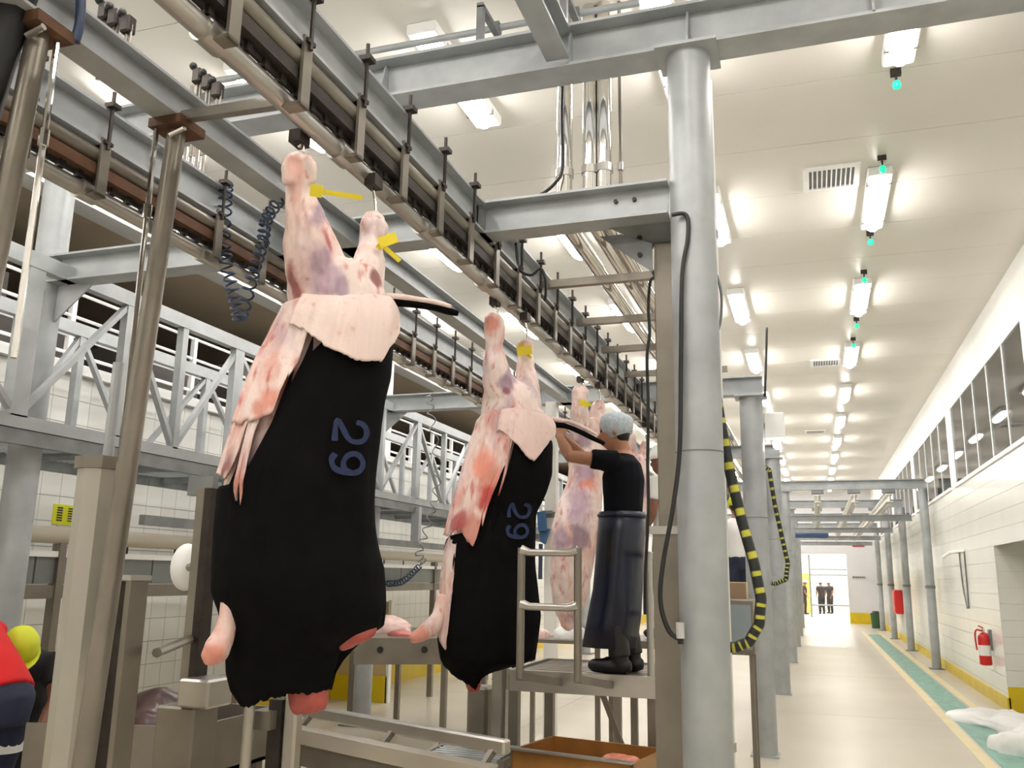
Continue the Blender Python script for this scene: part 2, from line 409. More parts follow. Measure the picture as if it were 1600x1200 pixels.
# ------------------------------------------------------------------ steel columns and beams
for k, yy in enumerate(CY):
    top = 4.36 if k == 0 else 3.43
    r = .115
    c = thing('steel_column', 'tall round grey steel column in the foreground right of the worker' if k == 0 else 'round grey steel column at the left edge of the corridor, %s in the row' % ['', 'second', 'third', 'fourth', 'fifth', 'sixth', 'seventh'][k], 'column', (-.5 if k == 0 else -.52, yy, 0), 'round corridor columns')
    cx = c.location.x
    MB().tube([(cx, yy, 0), (cx, yy, 1.0), (cx, yy, top)], r, 28).build('shaft', galv, c, smooth=40)
    MB().box(cx-.16, cx+.16, yy-.15, yy+.15, top-.018, top+.0).build('cap_plate', galv, c)
    MB().box(cx-.13, cx+.13, yy-.13, yy+.13, 0, .012).build('base_plate', galv, c)
    MB().tube([(cx, yy, 2.2), (cx, yy, 2.206)], r+.002, 28).build('weld_ring', galvd, c)
# the high cross beam and the beam running into it
b1 = thing('high_cross_beam', 'large grey steel beam across the top of the picture on the round column', 'beam', (.2, 4.37, 4.36))
MB().ibeam((-5.9, 4.37, 4.49), (2.28, 4.37, 4.49), .26, .2, .018, .012).build('web_and_flanges', galv, b1)
for xx in (-2.3, -1.15, -.5, .42): MB().prism([(xx, 4.27, 4.37), (xx, 4.36, 4.37), (xx, 4.36, 4.6), (xx, 4.33, 4.6), (xx, 4.27, 4.42)], (.012, 0, 0)).build('stiffener', galv, b1)
b = thing('steel_beam', 'grey steel beam coming from above the camera into the high cross beam', 'beam', (-1.2, 2.5, 4.4))
MB().ibeam((-1.2, .2, 4.5), (-1.2, 4.27, 4.5), .2, .13, .014, .01).build('web_and_flanges', galv, b)
# lower cross beams at each column
for k, yy in enumerate(CY):
    x1 = -.62 if k == 0 else -.4
    x1 = XR-.12 if k >= 3 else x1
    lab = ['grey steel cross beam bolted between the near column and the carcass rail', 'grey cross beam on top of the second corridor column', 'grey cross beam on top of the third corridor column', 'grey portal beam spanning the corridor, nearest of the four', 'second portal beam spanning the corridor', 'third portal beam spanning the corridor', 'farthest portal beam spanning the corridor'][k]
    b = thing('cross_beam', lab, 'beam', ((x1-4.7)/2, yy, 3.43), 'low cross beams')
    MB().ibeam((-4.75, yy, 3.535), (x1, yy, 3.535), .19, .15, .014, .01).build('web_and_flanges', galv, b)
    for xx in (-.9, -.8): MB().tube([(xx, yy-.02, 3.56), (xx, yy-.0, 3.56)], .012, 6).build('bolt', iron, b)
    MB().box(-1.66, -1.64, yy-.07, yy+.07, 3.45, 3.62).build('end_plate', galvd, b)
    if k >= 3:
        for q, xx in enumerate((.15, .85, 1.5)): MB().box(xx-.12, xx+.12, yy-.1, yy+.1, 3.36, 3.43).build('clamp', galvd, b)
# slim portal columns by the right wall
for k, yy in enumerate(CY[3:]):
    c = thing('portal_column', 'slim grey portal column against the right wall, %s' % ['nearest of the row', 'second of the row', 'third of the row', 'farthest of the row'][k], 'column', (2.13, yy, 0), 'slim portal columns')
    MB().tube([(2.13, yy, 0), (2.13, yy, 3.44)], .085, 16).build('shaft', galv, c, smooth=40)
    MB().box(2.0, 2.26, yy-.13, yy+.13, 0, .015).build('base_plate', galvd, c)
    MB().tube([(2.13, yy, 1.5), (2.13, yy, 1.56)], .095, 16).build('clamp_ring', galvd, c)
# rails slung under the portals
for q, xx in enumerate((.15, .85, 1.5)):
    b = thing('corridor_rail', 'pale overhead rail under the corridor portals, %s' % ['left one', 'middle one', 'right one beside the wall columns'][q], 'rail', (xx, 28, 3.2), 'corridor rails')
    MB().ibeam((xx, 19.2, 3.25), (xx, 36, 3.25), .16, .13, .014, .012).build('beam', paint, b)
    MB().tube([(xx, 19.2, 3.12), (xx, 36, 3.12)], .03, 10).build('track', steel, b, smooth=40)
    for yy in CY[3:]: MB().box(xx-.06, xx+.06, yy-.05, yy+.05, 3.32, 3.4).build('hanger', galvd, b)
for k, yy in enumerate((21.5, 26.6, 31.4, 36)):
    b = MB().ibeam((-.5, yy, 3.0), (2.1, yy, 3.0), .14, .1).build('brace_beam', galv); tag(b, 'light grey brace beam between the corridor portals, %s' % ['nearest', 'second', 'third', 'farthest'][k], 'beam', 'corridor brace beams')
d = thing('blue_tank', 'dark blue horizontal tank hung below the corridor rails far down the corridor', 'tank', (.25, 27, 2.7)); MB().tube([(-.5, 27, 2.9), (-.46, 27, 2.9), (.4, 27, 2.9), (.44, 27, 2.9)], [.06, .1, .1, .06], 18).build('shell', mat('blue_tank', (70, 96, 140), .5), d, smooth=40)
for xx in (.15,): MB().box(xx-.02, xx+.02, 26.96, 27.04, 2.98, 3.17).build('strap', galvd, d)

# ------------------------------------------------------------------ overhead rails
def rail(name, label, x, y0, y1, nfull, chan):
    t = thing(name, label, 'rail', (x, (y0+y1)/2, 3.2))
    MB().ibeam((x, y0, 3.53), (x, y1, 3.53), .18, .12, .013, .01).build('girder', galv, t)
    MB().tube([(x+.02, y0, 3.395), (x+.02, y1, 3.395)], .036, 14).build('guard_pipe', steelm, t, smooth=40)
    MB().bar((x+.01, y0, 3.325), (x+.01, y1, 3.325), .07, .05).build('chain_channel', chan, t)
    MB().tube([(x-.02, y0, 3.235), (x-.02, y1, 3.235)], .036, 14).build('track_pipe', steel, t, smooth=40)
    ch = MB(); yy = y0
    while yy < y1: ch.cbox((x, yy, 3.285), .03, .03, .035).cbox((x, yy+.05, 3.285), .012, .055, .02); yy += .1
    ch.build('conveyor_chain', iron, t)
    h1 = MB().box(x+.055, x+.067, -.028, .028, 3.2, 3.47).box(x-.02, x+.067, -.028, .028, 3.2, 3.212).box(x-.0, x+.06, -.02, .02, 3.44, 3.452)
    r1 = MB().tube([(x+.075, 0, 3.42), (x+.075, 0, 3.7)], .009, 6).cbox((x+.075, 0, 3.63), .05, .05, .02).cbox((x+.055, 0, 3.45), .05, .05, .015)
    c1 = MB().tube([(x-.02, -.05, 3.235), (x-.02, .05, 3.235)], .046, 14)
    hm = None; k = 0; yy = math.ceil(y0/.41)*.41
    while yy < y1:
        if hm is None:
            h = h1.build('hanger', steelm, t); hm = h.data; h.location = (0, yy, 0); h.data.transform(Matrix.Translation((0, ORG[t.name].y, 0))); h.location = (0, yy-ORG[t.name].y, 0)
            rr = r1.build('threaded_rod', iron, h); rr.data.transform(Matrix.Translation((0, ORG[t.name].y, 0)))
            cc = c1.build('joint_collar', steel, t, smooth=40); cc.data.transform(Matrix.Translation((0, ORG[t.name].y, 0))); cc.location = h.location
        else:
            o = bpy.data.objects.new('hanger', hm); COL.objects.link(o); o.parent = t; o.location = (0, yy-ORG[t.name].y, 0)
            if k < nfull:
                q = bpy.data.objects.new('threaded_rod', rr.data); COL.objects.link(q); q.parent = o
                if k % 2 == 0: q = bpy.data.objects.new('joint_collar', cc.data); COL.objects.link(q); q.parent = t; q.location = o.location
        k += 1; yy += .41
    return t
RX = -1.68
rail('overhead_rail', 'main overhead rail with hangers, chain and two pipes carrying the carcasses', RX, 1.0, 33, 40, iron)
rail('overhead_rail', 'second overhead rail with rusty brown channel on the left side', -2.95, 1.0, 24, 30, rust)
# beam on the slim round posts
b = thing('support_beam', 'grey steel beam on two round stainless posts left of the near carcass', 'beam', (-2.45, 6, 3.44))
MB().ibeam((-2.45, .6, 3.51), (-2.45, 14, 3.51), .14, .12, .012, .01).build('web_and_flanges', galv, b)
for xx, yy, lb in ((-2.45, 2.8, 'round stainless post under the support beam, just left of the near carcass'), (-2.45, 2.08, 'round stainless post at the left picture edge under the support beam')):
    p = thing('round_post', lb, 'post', (xx, yy, 0), 'round posts under the support beam')
    MB().tube([(xx-.02, yy-.16, 0), (xx, yy, 3.4)], .038, 16).build('tube', steelm, p, smooth=40)
    MB().box(xx-.08, xx+.08, yy-.08, yy+.08, 3.4, 3.44).build('cap', rust, p)
    MB().box(xx-.09, xx+.05, yy-.23, yy-.09, 0, .015).build('foot_plate', steelm, p)
    MB().tube([(xx+.02, yy-.06, 3.36), (xx+.09, yy-.06, 3.38)], .012, 8).build('bolt', chrome, p)
fb = MB().bar((-2.42, 2.8, 3.47), P(436, 160, X=-1.71), .04, .04).build('tie_bar', steelm); tag(fb, 'short flat tie bar from the round post to the main rail', 'bar')
for (xa, ya, xb, yb, Y, lb) in ((88, 75, 8, 560, 2.12, 'thin chrome rod hanging beside the left round post'), (247, 178, 182, 760, 2.74, 'thin chrome rod hanging beside the middle round post')):
    q = P(xa, ya, Y=Y); q2 = P(xb, yb, Y=Y)
    r = thing('hanging_rod', lb, 'rod', (q2.x, q2.y, q2.z), 'thin hanging rods'); MB().tube([(q.x, q.y, 3.44), (q.x, q.y, q2.z)], .011, 8).build('rod', chrome, r, smooth=40); MB().tube([(q.x, q.y, 3.0), (q.x, q.y, 3.06)], .017, 8).build('coupling', chrome, r)

# second line of beams/columns on the far left with the truss walkway
for k, yy in enumerate(CY[:4]):
    c = thing('walkway_column', 'round grey column carrying the left walkway, %s' % ['at the left picture edge', 'seen between the first two carcasses', 'third in the row', 'farthest in the row'][k], 'column', (-4.75, yy, 0), 'walkway columns')
    MB().tube([(-4.75, yy, 0), (-4.75, yy, 4.36 if k == 0 else 3.43)], .1, 20).build('shaft', galv, c, smooth=40)
    MB().box(-4.93, -4.57, yy-.18, yy+.18, 0, .02).build('base_plate', galvd, c)
    MB().prism([(-4.65, yy-.006, 3.43), (-4.35, yy-.006, 3.43), (-4.65, yy-.006, 3.18)], (0, .012, 0)).build('gusset', galv, c)
def truss(x, flip, label):
    t = thing('walkway_truss', label, 'truss', (x, 9, 2.36), 'walkway trusses')
    y0, y1 = 2.2, 19
    MB().bar((x, y0, 3.49), (x, y1, 3.49), .07, .1).build('top_chord', galv, t)
    MB().bar((x, y0, 2.47), (x, y1, 2.47), .06, .08).build('bottom_chord', galv, t)
    MB().bar((x, y0, 2.38), (x, y1, 2.38), .05, .09).build('kick_rail', galvd, t)
    ys = [2.2, 3.1, 4.08, 4.9, 5.5, 6.2, 7.1, 8.0, 8.95, 9.9, 10.75, 11.6, 12.6, 13.6, 14.6, 15.6, 16.6, 17.6, 18.6]
    for k, yy in enumerate(ys):
        wdt = .12 if k in (2, 5, 9) else .06
        MB().bar((x, yy, 2.5), (x, yy, 3.45), wdt, .06, (1, 0, 0)).build('upright', galv, t)
        if k+1 < len(ys):
            a, b_ = (2.5, 3.45) if (k % 2 == flip) else (3.45, 2.5)
            MB().bar((x, yy, a), (x, ys[k+1], b_), .035, .045, (1, 0, 0)).build('diagonal', galv, t)
truss(-4.55, 0, 'grey steel truss along the near side of the left walkway')
truss(-5.55, 1, 'grey steel truss along the wall side of the left walkway')
dk = thing('walkway_deck', 'grey grating deck of the raised left walkway', 'walkway', (-5.05, 9, 2.4))
gr_ = MB()
for yy in np.arange(2.2, 19, .06): gr_.box(-5.52, -4.58, yy, yy+.007, 2.41, 2.44)
for xx in np.arange(-5.5, -4.58, .15): gr_.box(xx, xx+.008, 2.2, 19, 2.425, 2.44)
tag(gr_.build('grating', galv, dk), kind='stuff')
for yy in np.arange(2.6, 19, .8): MB().bar((-5.52, yy, 2.39), (-4.58, yy, 2.39), .04, .05).build('joist', galvd, dk)
MB().bar((-4.5, 5.2, 1.95), (-4.5, 14, 1.95), .05, .07).build('lower_rail', galvd, dk)
for yy in (6.2, 9.9, 13.6): MB().bar((-4.52, yy, 1.95), (-4.52, yy, 2.4), .1, .08).build('drop_leg', galv, dk)
# ------------------------------------------------------------------ pipes and cross tubes near the column
pg = [(-1.33, .05), (-1.17, .045), (-1.08, .045), (-.98, .012)]
for k, (xx, r) in enumerate(pg):
    o = thing('service_pipe', 'shiny service pipe dropping from the ceiling and running back, %s' % ['leftmost and thickest', 'second from left', 'third from left', 'thin rightmost one'][k], 'pipe', (xx, 4.9, 3.7), 'service pipes beside the column')
    MB().tube([(xx, 4.9, CE), (xx, 4.9, 3.72)] if k == 3 else [(xx, 4.9, CE), (xx, 4.9, 3.82), (xx, 4.93, 3.75), (xx, 5.0, 3.72), (xx, 20, 3.72)], r, 14).build('tube', chrome if k < 3 else steelm, o, smooth=40)
    for zz in (4.9, 4.0): MB().tube([(xx, 4.9, zz), (xx, 4.9, zz+.05)], r+.008, 14).build('collar', steel, o)
for k, (px_, py_) in enumerate(((950, 437), (960, 500), (975, 545), (985, 585))):
    q = P(px_, py_, Z=3.5)
    o = MB().bar((-1.62, q.y, 3.5), (-.66, q.y, 3.5), .05, .05).build('cross_tube', steelm); tag(o, 'square steel cross tube behind the near cross beam, %s' % ['nearest', 'second', 'third', 'farthest'][k], 'tube', 'square cross tubes')
sp = thing('square_post', 'square stainless post just left of the big round column', 'post', (-.68, 4.6, 0))
MB().box(-.735, -.625, 4.55, 4.65, .5, 3.38).build('shaft', steelm, sp, bevel=.006)
MB().box(-.76, -.6, 4.52, 4.68, 0.0, .52).build('foot_sleeve', mat('brown_sleeve', (112, 88, 62), .4, .5, .2, 5), sp)
MB().box(-.765, -.615, 4.54, 4.66, .5, 1.84).build('cover_box', steelm, sp); MB().box(-.78, -.61, 4.53, 4.67, 1.82, 1.86).build('cover_cap', steel, sp)
MB().prism([(-.735, 4.5, 3.36), (-.735, 4.5, 3.2), (-1.02, 4.5, 3.43), (-.9, 4.5, 3.43)], (0, .015, 0)).build('brace', galvd, sp)
MB().prism([(-.625, 4.6, 3.36), (-.56, 4.42, 3.44), (-.95, 4.42, 3.44), (-.735, 4.6, 3.36)], (0, .02, .01)).build('cap_bracket', galvd, sp)
for zz in (3.3, 3.4): MB().tube([(-.8, 4.49, zz), (-.8, 4.51, zz)], .014, 6).build('bolt', iron, sp)
cp = thing('conduit_pipe', 'grey conduit pipe running just above the high cross beam', 'pipe', (-1.5, 4.62, 4.76))
MB().tube([P(330, 128, Y=4.7), P(560, 84, Y=4.7), P(830, 34, Y=4.7), P(1000, 4, Y=4.7)], .022, 10).build('tube', galv, cp, smooth=40)
for px_, py_ in ((470, 101), (776, 44), (900, 22)):
    q = P(px_, py_, Y=4.7); MB().box(q.x-.02, q.x+.02, 4.4, 4.73, q.z-.05, q.z-.02).box(q.x-.02, q.x+.02, 4.4, 4.44, 4.61, q.z-.04).box(q.x-.025, q.x+.025, 4.67, 4.73, q.z-.03, q.z+.03).build('clamp', galvd, cp)
cn = thing('white_conduit', 'slim white conduit standing right behind the big round column', 'pipe', (-.43, 4.62, 0)); MB().tube([(-.43, 4.62, 0), (-.43, 4.62, 4.34)], .03, 12).build('tube', paint, cn, smooth=40)
for zz in (.8, 2.2, 3.4): MB().tube([(-.43, 4.62, zz), (-.43, 4.62, zz+.04)], .036, 12).build('collar', galv, cn)
# vertical pipe bundles on the left with valves
for k, (px_, lb) in enumerate(((303, 'left'), (312, 'second'), (321, 'third'), (331, 'right'))):
    q = P(px_, 110, Y=4.95); o = thing('riser_pipe', 'bright vertical riser pipe above the left support beam, %s of four' % lb, 'pipe', (q.x, q.y, 3.8), 'riser pipes on the left')
    MB().tube([(q.x, q.y, CE), (q.x, q.y, 4.2), (q.x, q.y, 3.75)], .016, 10).build('tube', chrome, o, smooth=40)
    MB().tube([(q.x, q.y, 4.2), (q.x, q.y, 4.3)], .026, 8).cbox((q.x+.03, q.y-.03, 4.25), .05, .05, .04).build('valve', iron, o)

# ------------------------------------------------------------------ cables and hoses
def cable(name, label, pts, r, mt, cat='cable', k=8, n=8):
    o = MB().tube(spline(pts, k), r, n).build(name, mt, smooth=True); return tag(o, label, cat)
def PY(L, Y): return [P(x, y, Y=Y) for x, y in L]
cable('power_cable', 'black cable running down the left edge of the big column to a plug', PY([(1050, 336), (1072, 336), (1075, 370), (1066, 430), (1064, 560), (1062, 700), (1052, 790), (1036, 880), (1032, 940), (1045, 985), (1064, 1000)], 4.24), .011, blackr)
o = thing('cable_plug', 'pale grey plug on the black cable at the foot of the column', 'plug', P(1063, 1000, Y=4.24)); q = P(1063, 985, Y=4.24); MB().tube([q+Vector((0, 0, -.035)), q+Vector((0, 0, .035))], .02, 10).build('body', greyp, o); MB().tube([q+Vector((0, 0, -.06)), q+Vector((0, 0, -.035))], .014, 10).build('gland', blackr, o)
cable('power_cable', 'thin wavy black cable hanging in front of the square post', [Vector((-.84, 4.53, 3.36))]+PY([(1022, 428), (1016, 440), (1013, 480), (1015, 520), (1011, 560), (1013, 640), (1012, 720), (1013, 800), (1008, 900), (1008, 960)], 4.75), .009, blackr)
cable('power_cable', 'black cable hanging beside the vertical service pipes', PY([(880, 108), (878, 180), (879, 260), (868, 285), (845, 304), (820, 312)], 4.8), .011, blackr)
cable('power_cable', 'black cable drooping beside the main rail hangers', PY([(806, 380), (812, 420), (830, 430), (845, 420), (853, 440), (852, 470)], 4.9), .009, blackr)
cable('power_cable', 'thin black cable hanging from the ceiling by the second column', PY([(1198, 512), (1197, 560), (1195, 620)], 9.0), .012, blackr)
cable('grey_cable', 'pale grey cable looping along the right side of the big column', PY([(1120, 430), (1127, 460), (1126, 500), (1119, 525)], 4.5), .007, galvd)
# striped yellow and black hoses
def striped(label, pts, r, seg):
    path = spline(pts, 14); o = MB().tube(path, r, 12).build('striped_hose', hosem, smooth=True); tag(o, label, 'hose')
    me = o.data; a = me.color_attributes.new('Col', 'FLOAT_COLOR', 'POINT'); yb, bk = lin((196, 192, 70)), lin((34, 38, 38)); n = 12
    for i, v in enumerate(me.vertices):
        rr, kk = divmod(i, n); on = (rr % seg < seg//3) and (kk % 6 < 4); a.data[i].color = yb if on else bk
HP = [Vector((-.45, 4.45, 2.62))]+PY([(1118, 610), (1126, 660), (1140, 735), (1158, 810), (1178, 880), (1189, 935), (1186, 975), (1170, 1003), (1150, 1011), (1118, 1012)], 4.5)
path = []
for i in range(len(HP)-1):
    for j in range(3): path.append(HP[i].lerp(HP[i+1], j/3))
striped('thick black hose with yellow flecks hanging beside the big column', path+[HP[-1]], .026, 20)
HP2 = [Vector((-.45, 9.25, 2.75))]+PY([(1202, 735), (1211, 790), (1222, 840), (1231, 880), (1228, 905), (1212, 912), (1200, 910)], 9.3)
path = []
for i in range(len(HP2)-1):
    for j in range(4): path.append(HP2[i].lerp(HP2[i+1], j/4))
striped('black hose with pale flecks hanging beside the second column', path+[HP2[-1]], .022, 14)
# coiled hoses
def coil(label, pts, r, turns, tr_, mt): o = MB().tube(helix(pts, r, turns), tr_, 5).build('coiled_hose', mt, smooth=True); tag(o, label, 'hose')
coil('dark blue coiled hose hanging in front of the left walkway column', [P(x, y, X=-2.9) for x, y in ((354, 288), (352, 320), (350, 380), (357, 430), (368, 470), (374, 500))], .034, 17, .006, blueh)
coil('blue coiled hose hanging beside the near carcass hind leg', [P(x, y, X=-2.47) for x, y in ((442, 306), (418, 340), (410, 380), (395, 430), (378, 495))], .028, 17, .006, blueh)
coil('thin grey coiled cord hanging behind between the first two carcasses', PY([(670, 615), (674, 650), (684, 740), (672, 810), (655, 860), (662, 880)], 9.05), .042, 14, .007, galvd)
coil('blue coiled hose lying on the rail between the first two carcasses', [P(x, y, X=-4.93) for x, y in ((606, 912), (630, 908), (655, 885))], .035, 14, .008, blueh)
cable('cable_bundle', 'thick black cable bundle at the top left picture corner', [(-2.3, 1.9, 3.75), (-2.42, 1.98, 3.62), (-2.52, 2.0, 3.3), (-2.56, 1.98, 2.9), (-2.57, 1.95, 2.5)], .06, blackr)
cable('cable_bundle', 'tangled blue and black cable bundle over the left support beam', [(-2.6, 2.05, 3.45), (-2.5, 2.1, 3.62), (-2.42, 2.14, 3.66), (-2.38, 2.16, 3.62), (-2.37, 2.17, 3.5), (-2.38, 2.17, 3.42)], .018, blueh)
for k, (px_, py_, Y) in enumerate(((165, 20, 2.6), (180, 30, 2.6), (200, 40, 2.6), (310, 120, 3.3), (325, 130, 3.3), (340, 142, 3.3))):
    q = P(px_, py_, Y=Y); o = thing('valve_block', 'dark valve block with rods on the left support beam, %s' % (['leftmost of the near three', 'middle of the near three', 'rightmost of the near three', 'leftmost of the far three', 'middle of the far three', 'rightmost of the far three'][k]), 'valve', (q.x, q.y, 3.58), 'valve blocks')
    MB().cbox((q.x, q.y, q.z), .05, .05, .08).build('body', iron, o, bevel=.008)
    MB().tube([(q.x, q.y, q.z), (q.x, q.y, 3.58)], .008, 6).tube([(q.x+.02, q.y, q.z), (q.x+.02, q.y, 3.58)], .006, 6).build('rod', steelm, o)
    MB().ball((q.x-.02, q.y-.02, q.z+.05), .02, 8, 6).build('knob', blackr, o, smooth=True)

# ------------------------------------------------------------------ things on and by the right wall
def extinguisher(x, y, z):
    e = thing('fire_extinguisher', 'red fire extinguisher with white label hanging on the right wall', 'extinguisher', (x, y, z))
    MB().lathe([(.06, 0), (.078, .012), (.08, .03), (.08, .36), (.07, .4), (.045, .43), (.025, .44)], (x, y, z), 20).build('cylinder', redp, e, smooth=40)
    MB().lathe([(.0815, .13), (.0815, .27)], (x, y, z), 20).build('label_band', white, e, smooth=40)
    MB().tube([(x, y, z+.43), (x, y, z+.49)], .02, 10).build('valve', chrome, e)
    MB().bar((x, y+.02, z+.5), (x-.06, y-.07, z+.53), .025, .012).bar((x, y+.02, z+.47), (x-.05, y-.06, z+.47), .025, .012).build('handle', redp, e)
    MB().tube(spline([(x-.02, y, z+.46), (x-.09, y-.02, z+.47), (x-.11, y-.02, z+.38), (x-.1, y-.02, z+.2)]), .012, 8).build('hose', redp, e, smooth=True)
    MB().box(x+.06, x+.1, y-.04, y+.04, z+.2, z+.48).build('bracket', galvd, e)
extinguisher(2.2, 14.3, .5)
fbx = thing('fire_hose_box', 'red fire hose box on the right wall far down the corridor', 'box', (2.2, 28.0, .75)); MB().box(2.1, 2.3, 27.5, 28.4, .75, 1.4).build('cabinet', redp, fbx, bevel=.02); MB().box(2.085, 2.1, 27.56, 28.34, .8, 1.35).build('door', redp, fbx); MB().box(2.07, 2.085, 27.62, 27.68, 1.0, 1.15).build('handle', chrome, fbx)
tp = thing('wall_tap', 'white wall shower bracket with two grey hanging hoses', 'tap', (2.25, 16.2, 1.25))
MB().bar((2.3, 15.9, 2.12), (2.3-.02, 16.6, 2.12), .05, .03).tube([(2.3, 16.5, 2.12), (2.15, 16.55, 2.1), (2.05, 16.6, 2.02)], .03, 8).build('bracket', white, tp)
for dy in (-.25, .25): MB().tube(spline([(2.285, 16.2+dy, 2.1), (2.285, 16.2+dy, 1.9), (2.285, 16.15+dy*.8, 1.5), (2.285, 16.05+dy*.3, 1.22)]), .012, 6).build('hose', galvd, tp, smooth=True)
sg = MB().box(-.05, 1.0, 0, .03, 0, .22)
o = thing('wall_sign', 'small red and black sign high on the far white wall', 'sign', (1.75, YF-.02, 3.0)); MB().box(1.5, 1.95, YF-.04, YF, 2.98, 3.1).build('plate', redp, o); MB().box(1.56, 1.82, YF-.05, YF-.04, 3.0, 3.06).build('lettering_strip', blackr, o)
o = thing('wall_notice', 'dark lettered notice strip on the far white wall', 'sign', (1.7, YF-.02, 1.75)); MB().box(1.42, 1.95, YF-.03, YF, 1.72, 1.84).build('plate', greyp, o)
for k in range(7): MB().box(1.45+.065*k, 1.49+.065*k, YF-.035, YF-.03, 1.75+.01*(k % 2), 1.81).build('letter_block', trous, o)
o = thing('waste_bin', 'small dark green bin by the foot of the far portal column', 'bin', (2.05, 34.3, 0)); MB().lathe([(.14, 0), (.18, .5), (.19, .52), (.17, .53)], (2.0, 35.2, 0), 16).build('body', mat('green_bin', (58, 92, 62), .5), o, smooth=40); MB().lathe([(.19, .53), (.1, .6)], (2.0, 35.2, 0), 16).build('lid', blackr, o)
# barrier pipes at the far opening
o = thing('barrier_rail', 'grey pipe barrier across the far bright opening', 'barrier', (.3, 44, 0))
for xx in (-.2, 1.9): MB().tube([(xx, 44, 0), (xx, 44, 2.8)], .04, 8).build('post', galvd, o)
for zz in (.55, 1.9, 2.15): MB().tube([(-.2, 44, zz), (1.9, 44, zz)], .03, 8).build('rail', galvd, o)
# white plastic sheets on the floor
def lump(name, label, c, sx, sy, sz, seed, mt, cat, rot=0):
    n, mm = 36, 14; R = []
    for i in range(mm+1):
        th = math.pi*.5*i/mm
        ring = []
        for k in range(n):
            t = 2*math.pi*k/n; d = Vector((math.cos(t), math.sin(t), 0))
            f = 1+.35*noise.noise(Vector((d.x*1.4+seed, d.y*1.4, 0)))+.12*noise.noise(Vector((d.x*4+seed, d.y*4, i*.3)))
            x_, y_ = d.x*sx*f*math.sin(th), d.y*sy*f*math.sin(th); zz = sz*math.cos(th)**.8*(1+.5*noise.noise(Vector((x_*5+seed, y_*5, 2))))+.004
            ring.append(Vector((c[0]+x_*math.cos(rot)-y_*math.sin(rot), c[1]+x_*math.sin(rot)+y_*math.cos(rot), c[2]+max(.004, zz))))
        R.append(ring)
    R.append([Vector((v.x, v.y, c[2])) for v in R[-1]])
    o = MB().rings(R).build(name, mt, smooth=60); return tag(o, label, cat)
lump('plastic_sheet', 'crumpled white plastic sheet lying on the green floor stripe', (2.0, 12.2, 0), .45, .75, .14, 3.1, white, 'sheet', .5)
lump('plastic_sack', 'rounded white plastic sack on the floor at the right picture edge', (1.9, 10.35, 0), .3, .36, .24, 8.3, white, 'sack')
# control boxes by the columns
o = thing('control_box', 'grey steel box on legs beside the second corridor column', 'box', (-.58, 7.2, 0)); MB().box(-.72, -.44, 7.0, 7.35, 1.06, 1.46).build('cabinet', steelm, o, bevel=.01); MB().box(-.7, -.46, 6.99, 7.0, 1.1, 1.42).build('door', mat('box_blue', (136, 146, 152), .4), o)
for xx, yy in ((-.69, 7.04), (-.47, 7.04), (-.69, 7.31), (-.47, 7.31)): MB().box(xx-.015, xx+.015, yy-.015, yy+.015, 0, 1.06).build('leg', steelm, o)
o = thing('carton', 'small brown carton standing on the grey steel box', 'carton', (-.6, 7.2, 1.46)); MB().box(-.68, -.5, 7.1, 7.3, 1.46, 1.58).build('body', mat('brown_carton', (140, 116, 92), .7), o); MB().box(-.69, -.49, 7.19, 7.21, 1.455, 1.585).build('tape', cream, o)
q = P(1210, 667, Y=9.35)
o = thing('lamp_box', 'white electrical box with small lamp on the side of the second corridor column', 'box', (q.x, q.y, q.z-.13)); MB().cbox(q, .2, .18, .27).build('case', white, o, bevel=.01); MB().ball(q+Vector((.02, -.05, -.2)), .04).build('lamp', lampm, o, smooth=True); MB().tube([q+Vector((0, 0, -.13)), q+Vector((0, 0, -.18))], .02, 8).build('socket', galvd, o); MB().bar((-.52, 9.2, q.z), q, .04, .05).build('arm', galvd, o)

# ------------------------------------------------------------------ worker platform
pl = thing('work_platform', 'stainless work platform with handrails that the worker stands on', 'platform', (-1.35, 5.85, 0))
DZ, PX0, PX1, PY0, PY1 = 1.03, -1.8, -.9, 5.42, 6.25
for k in range(9):
    yy = PY0+.03+(PY1-PY0-.06)*k/8; MB().box(PX0+.02, PX1-.02, yy-.036, yy+.036, DZ-.02, DZ).build('deck_plank', steelm, pl)
MB().box(PX0, PX1, PY0-.03, PY0, DZ-.11, DZ+.012).build('front_fascia', steel, pl); MB().box(PX0, PX1, PY1, PY1+.03, DZ-.11, DZ+.012).build('rear_fascia', steel, pl)
MB().box(PX1, PX1+.03, PY0, PY1, DZ-.11, DZ+.012).build('side_fascia', steel, pl); MB().box(PX0-.03, PX0, PY0, PY1, DZ-.11, DZ+.012).build('side_fascia', steel, pl)
for xx, yy, h in ((-.94, PY0+.02, .72), (-.94, PY1-.03, .72)):
    MB().tube([(xx, yy, DZ), (xx, yy, DZ+h)], .021, 10).build('rail_post', steel, pl, smooth=40)
for zz in (.74, .37):
    MB().tube([(-.94, PY0+.02, DZ+zz-.03), (-.94, PY1-.03, DZ+zz-.03)], .021, 10).build('handrail', steel, pl, smooth=40)
for xx, yy in ((-1.78, 5.44), (-.93, 5.44), (-1.78, 6.22), (-.93, 6.22)): MB().box(xx-.03, xx+.03, yy-.03, yy+.03, 0, DZ-.02).build('leg', steelm, pl)
MB().bar((-1.25, 5.5, DZ-.1), (-.95, 5.5, .2), .03, .03).build('brace', steelm, pl)
GA, GB = P(815, 856, Y=4.62), P(903, 860, Y=4.62)
for q in (GA, GB):
    MB().tube([(q.x, 4.62, 1.08), (q.x, 4.62, GA.z)], .022, 10).build('guard_post', steelm, pl, smooth=40)
    MB().bar((q.x, 4.62, 1.09), (q.x, PY0, .98), .04, .04).build('guard_arm', steelm, pl)
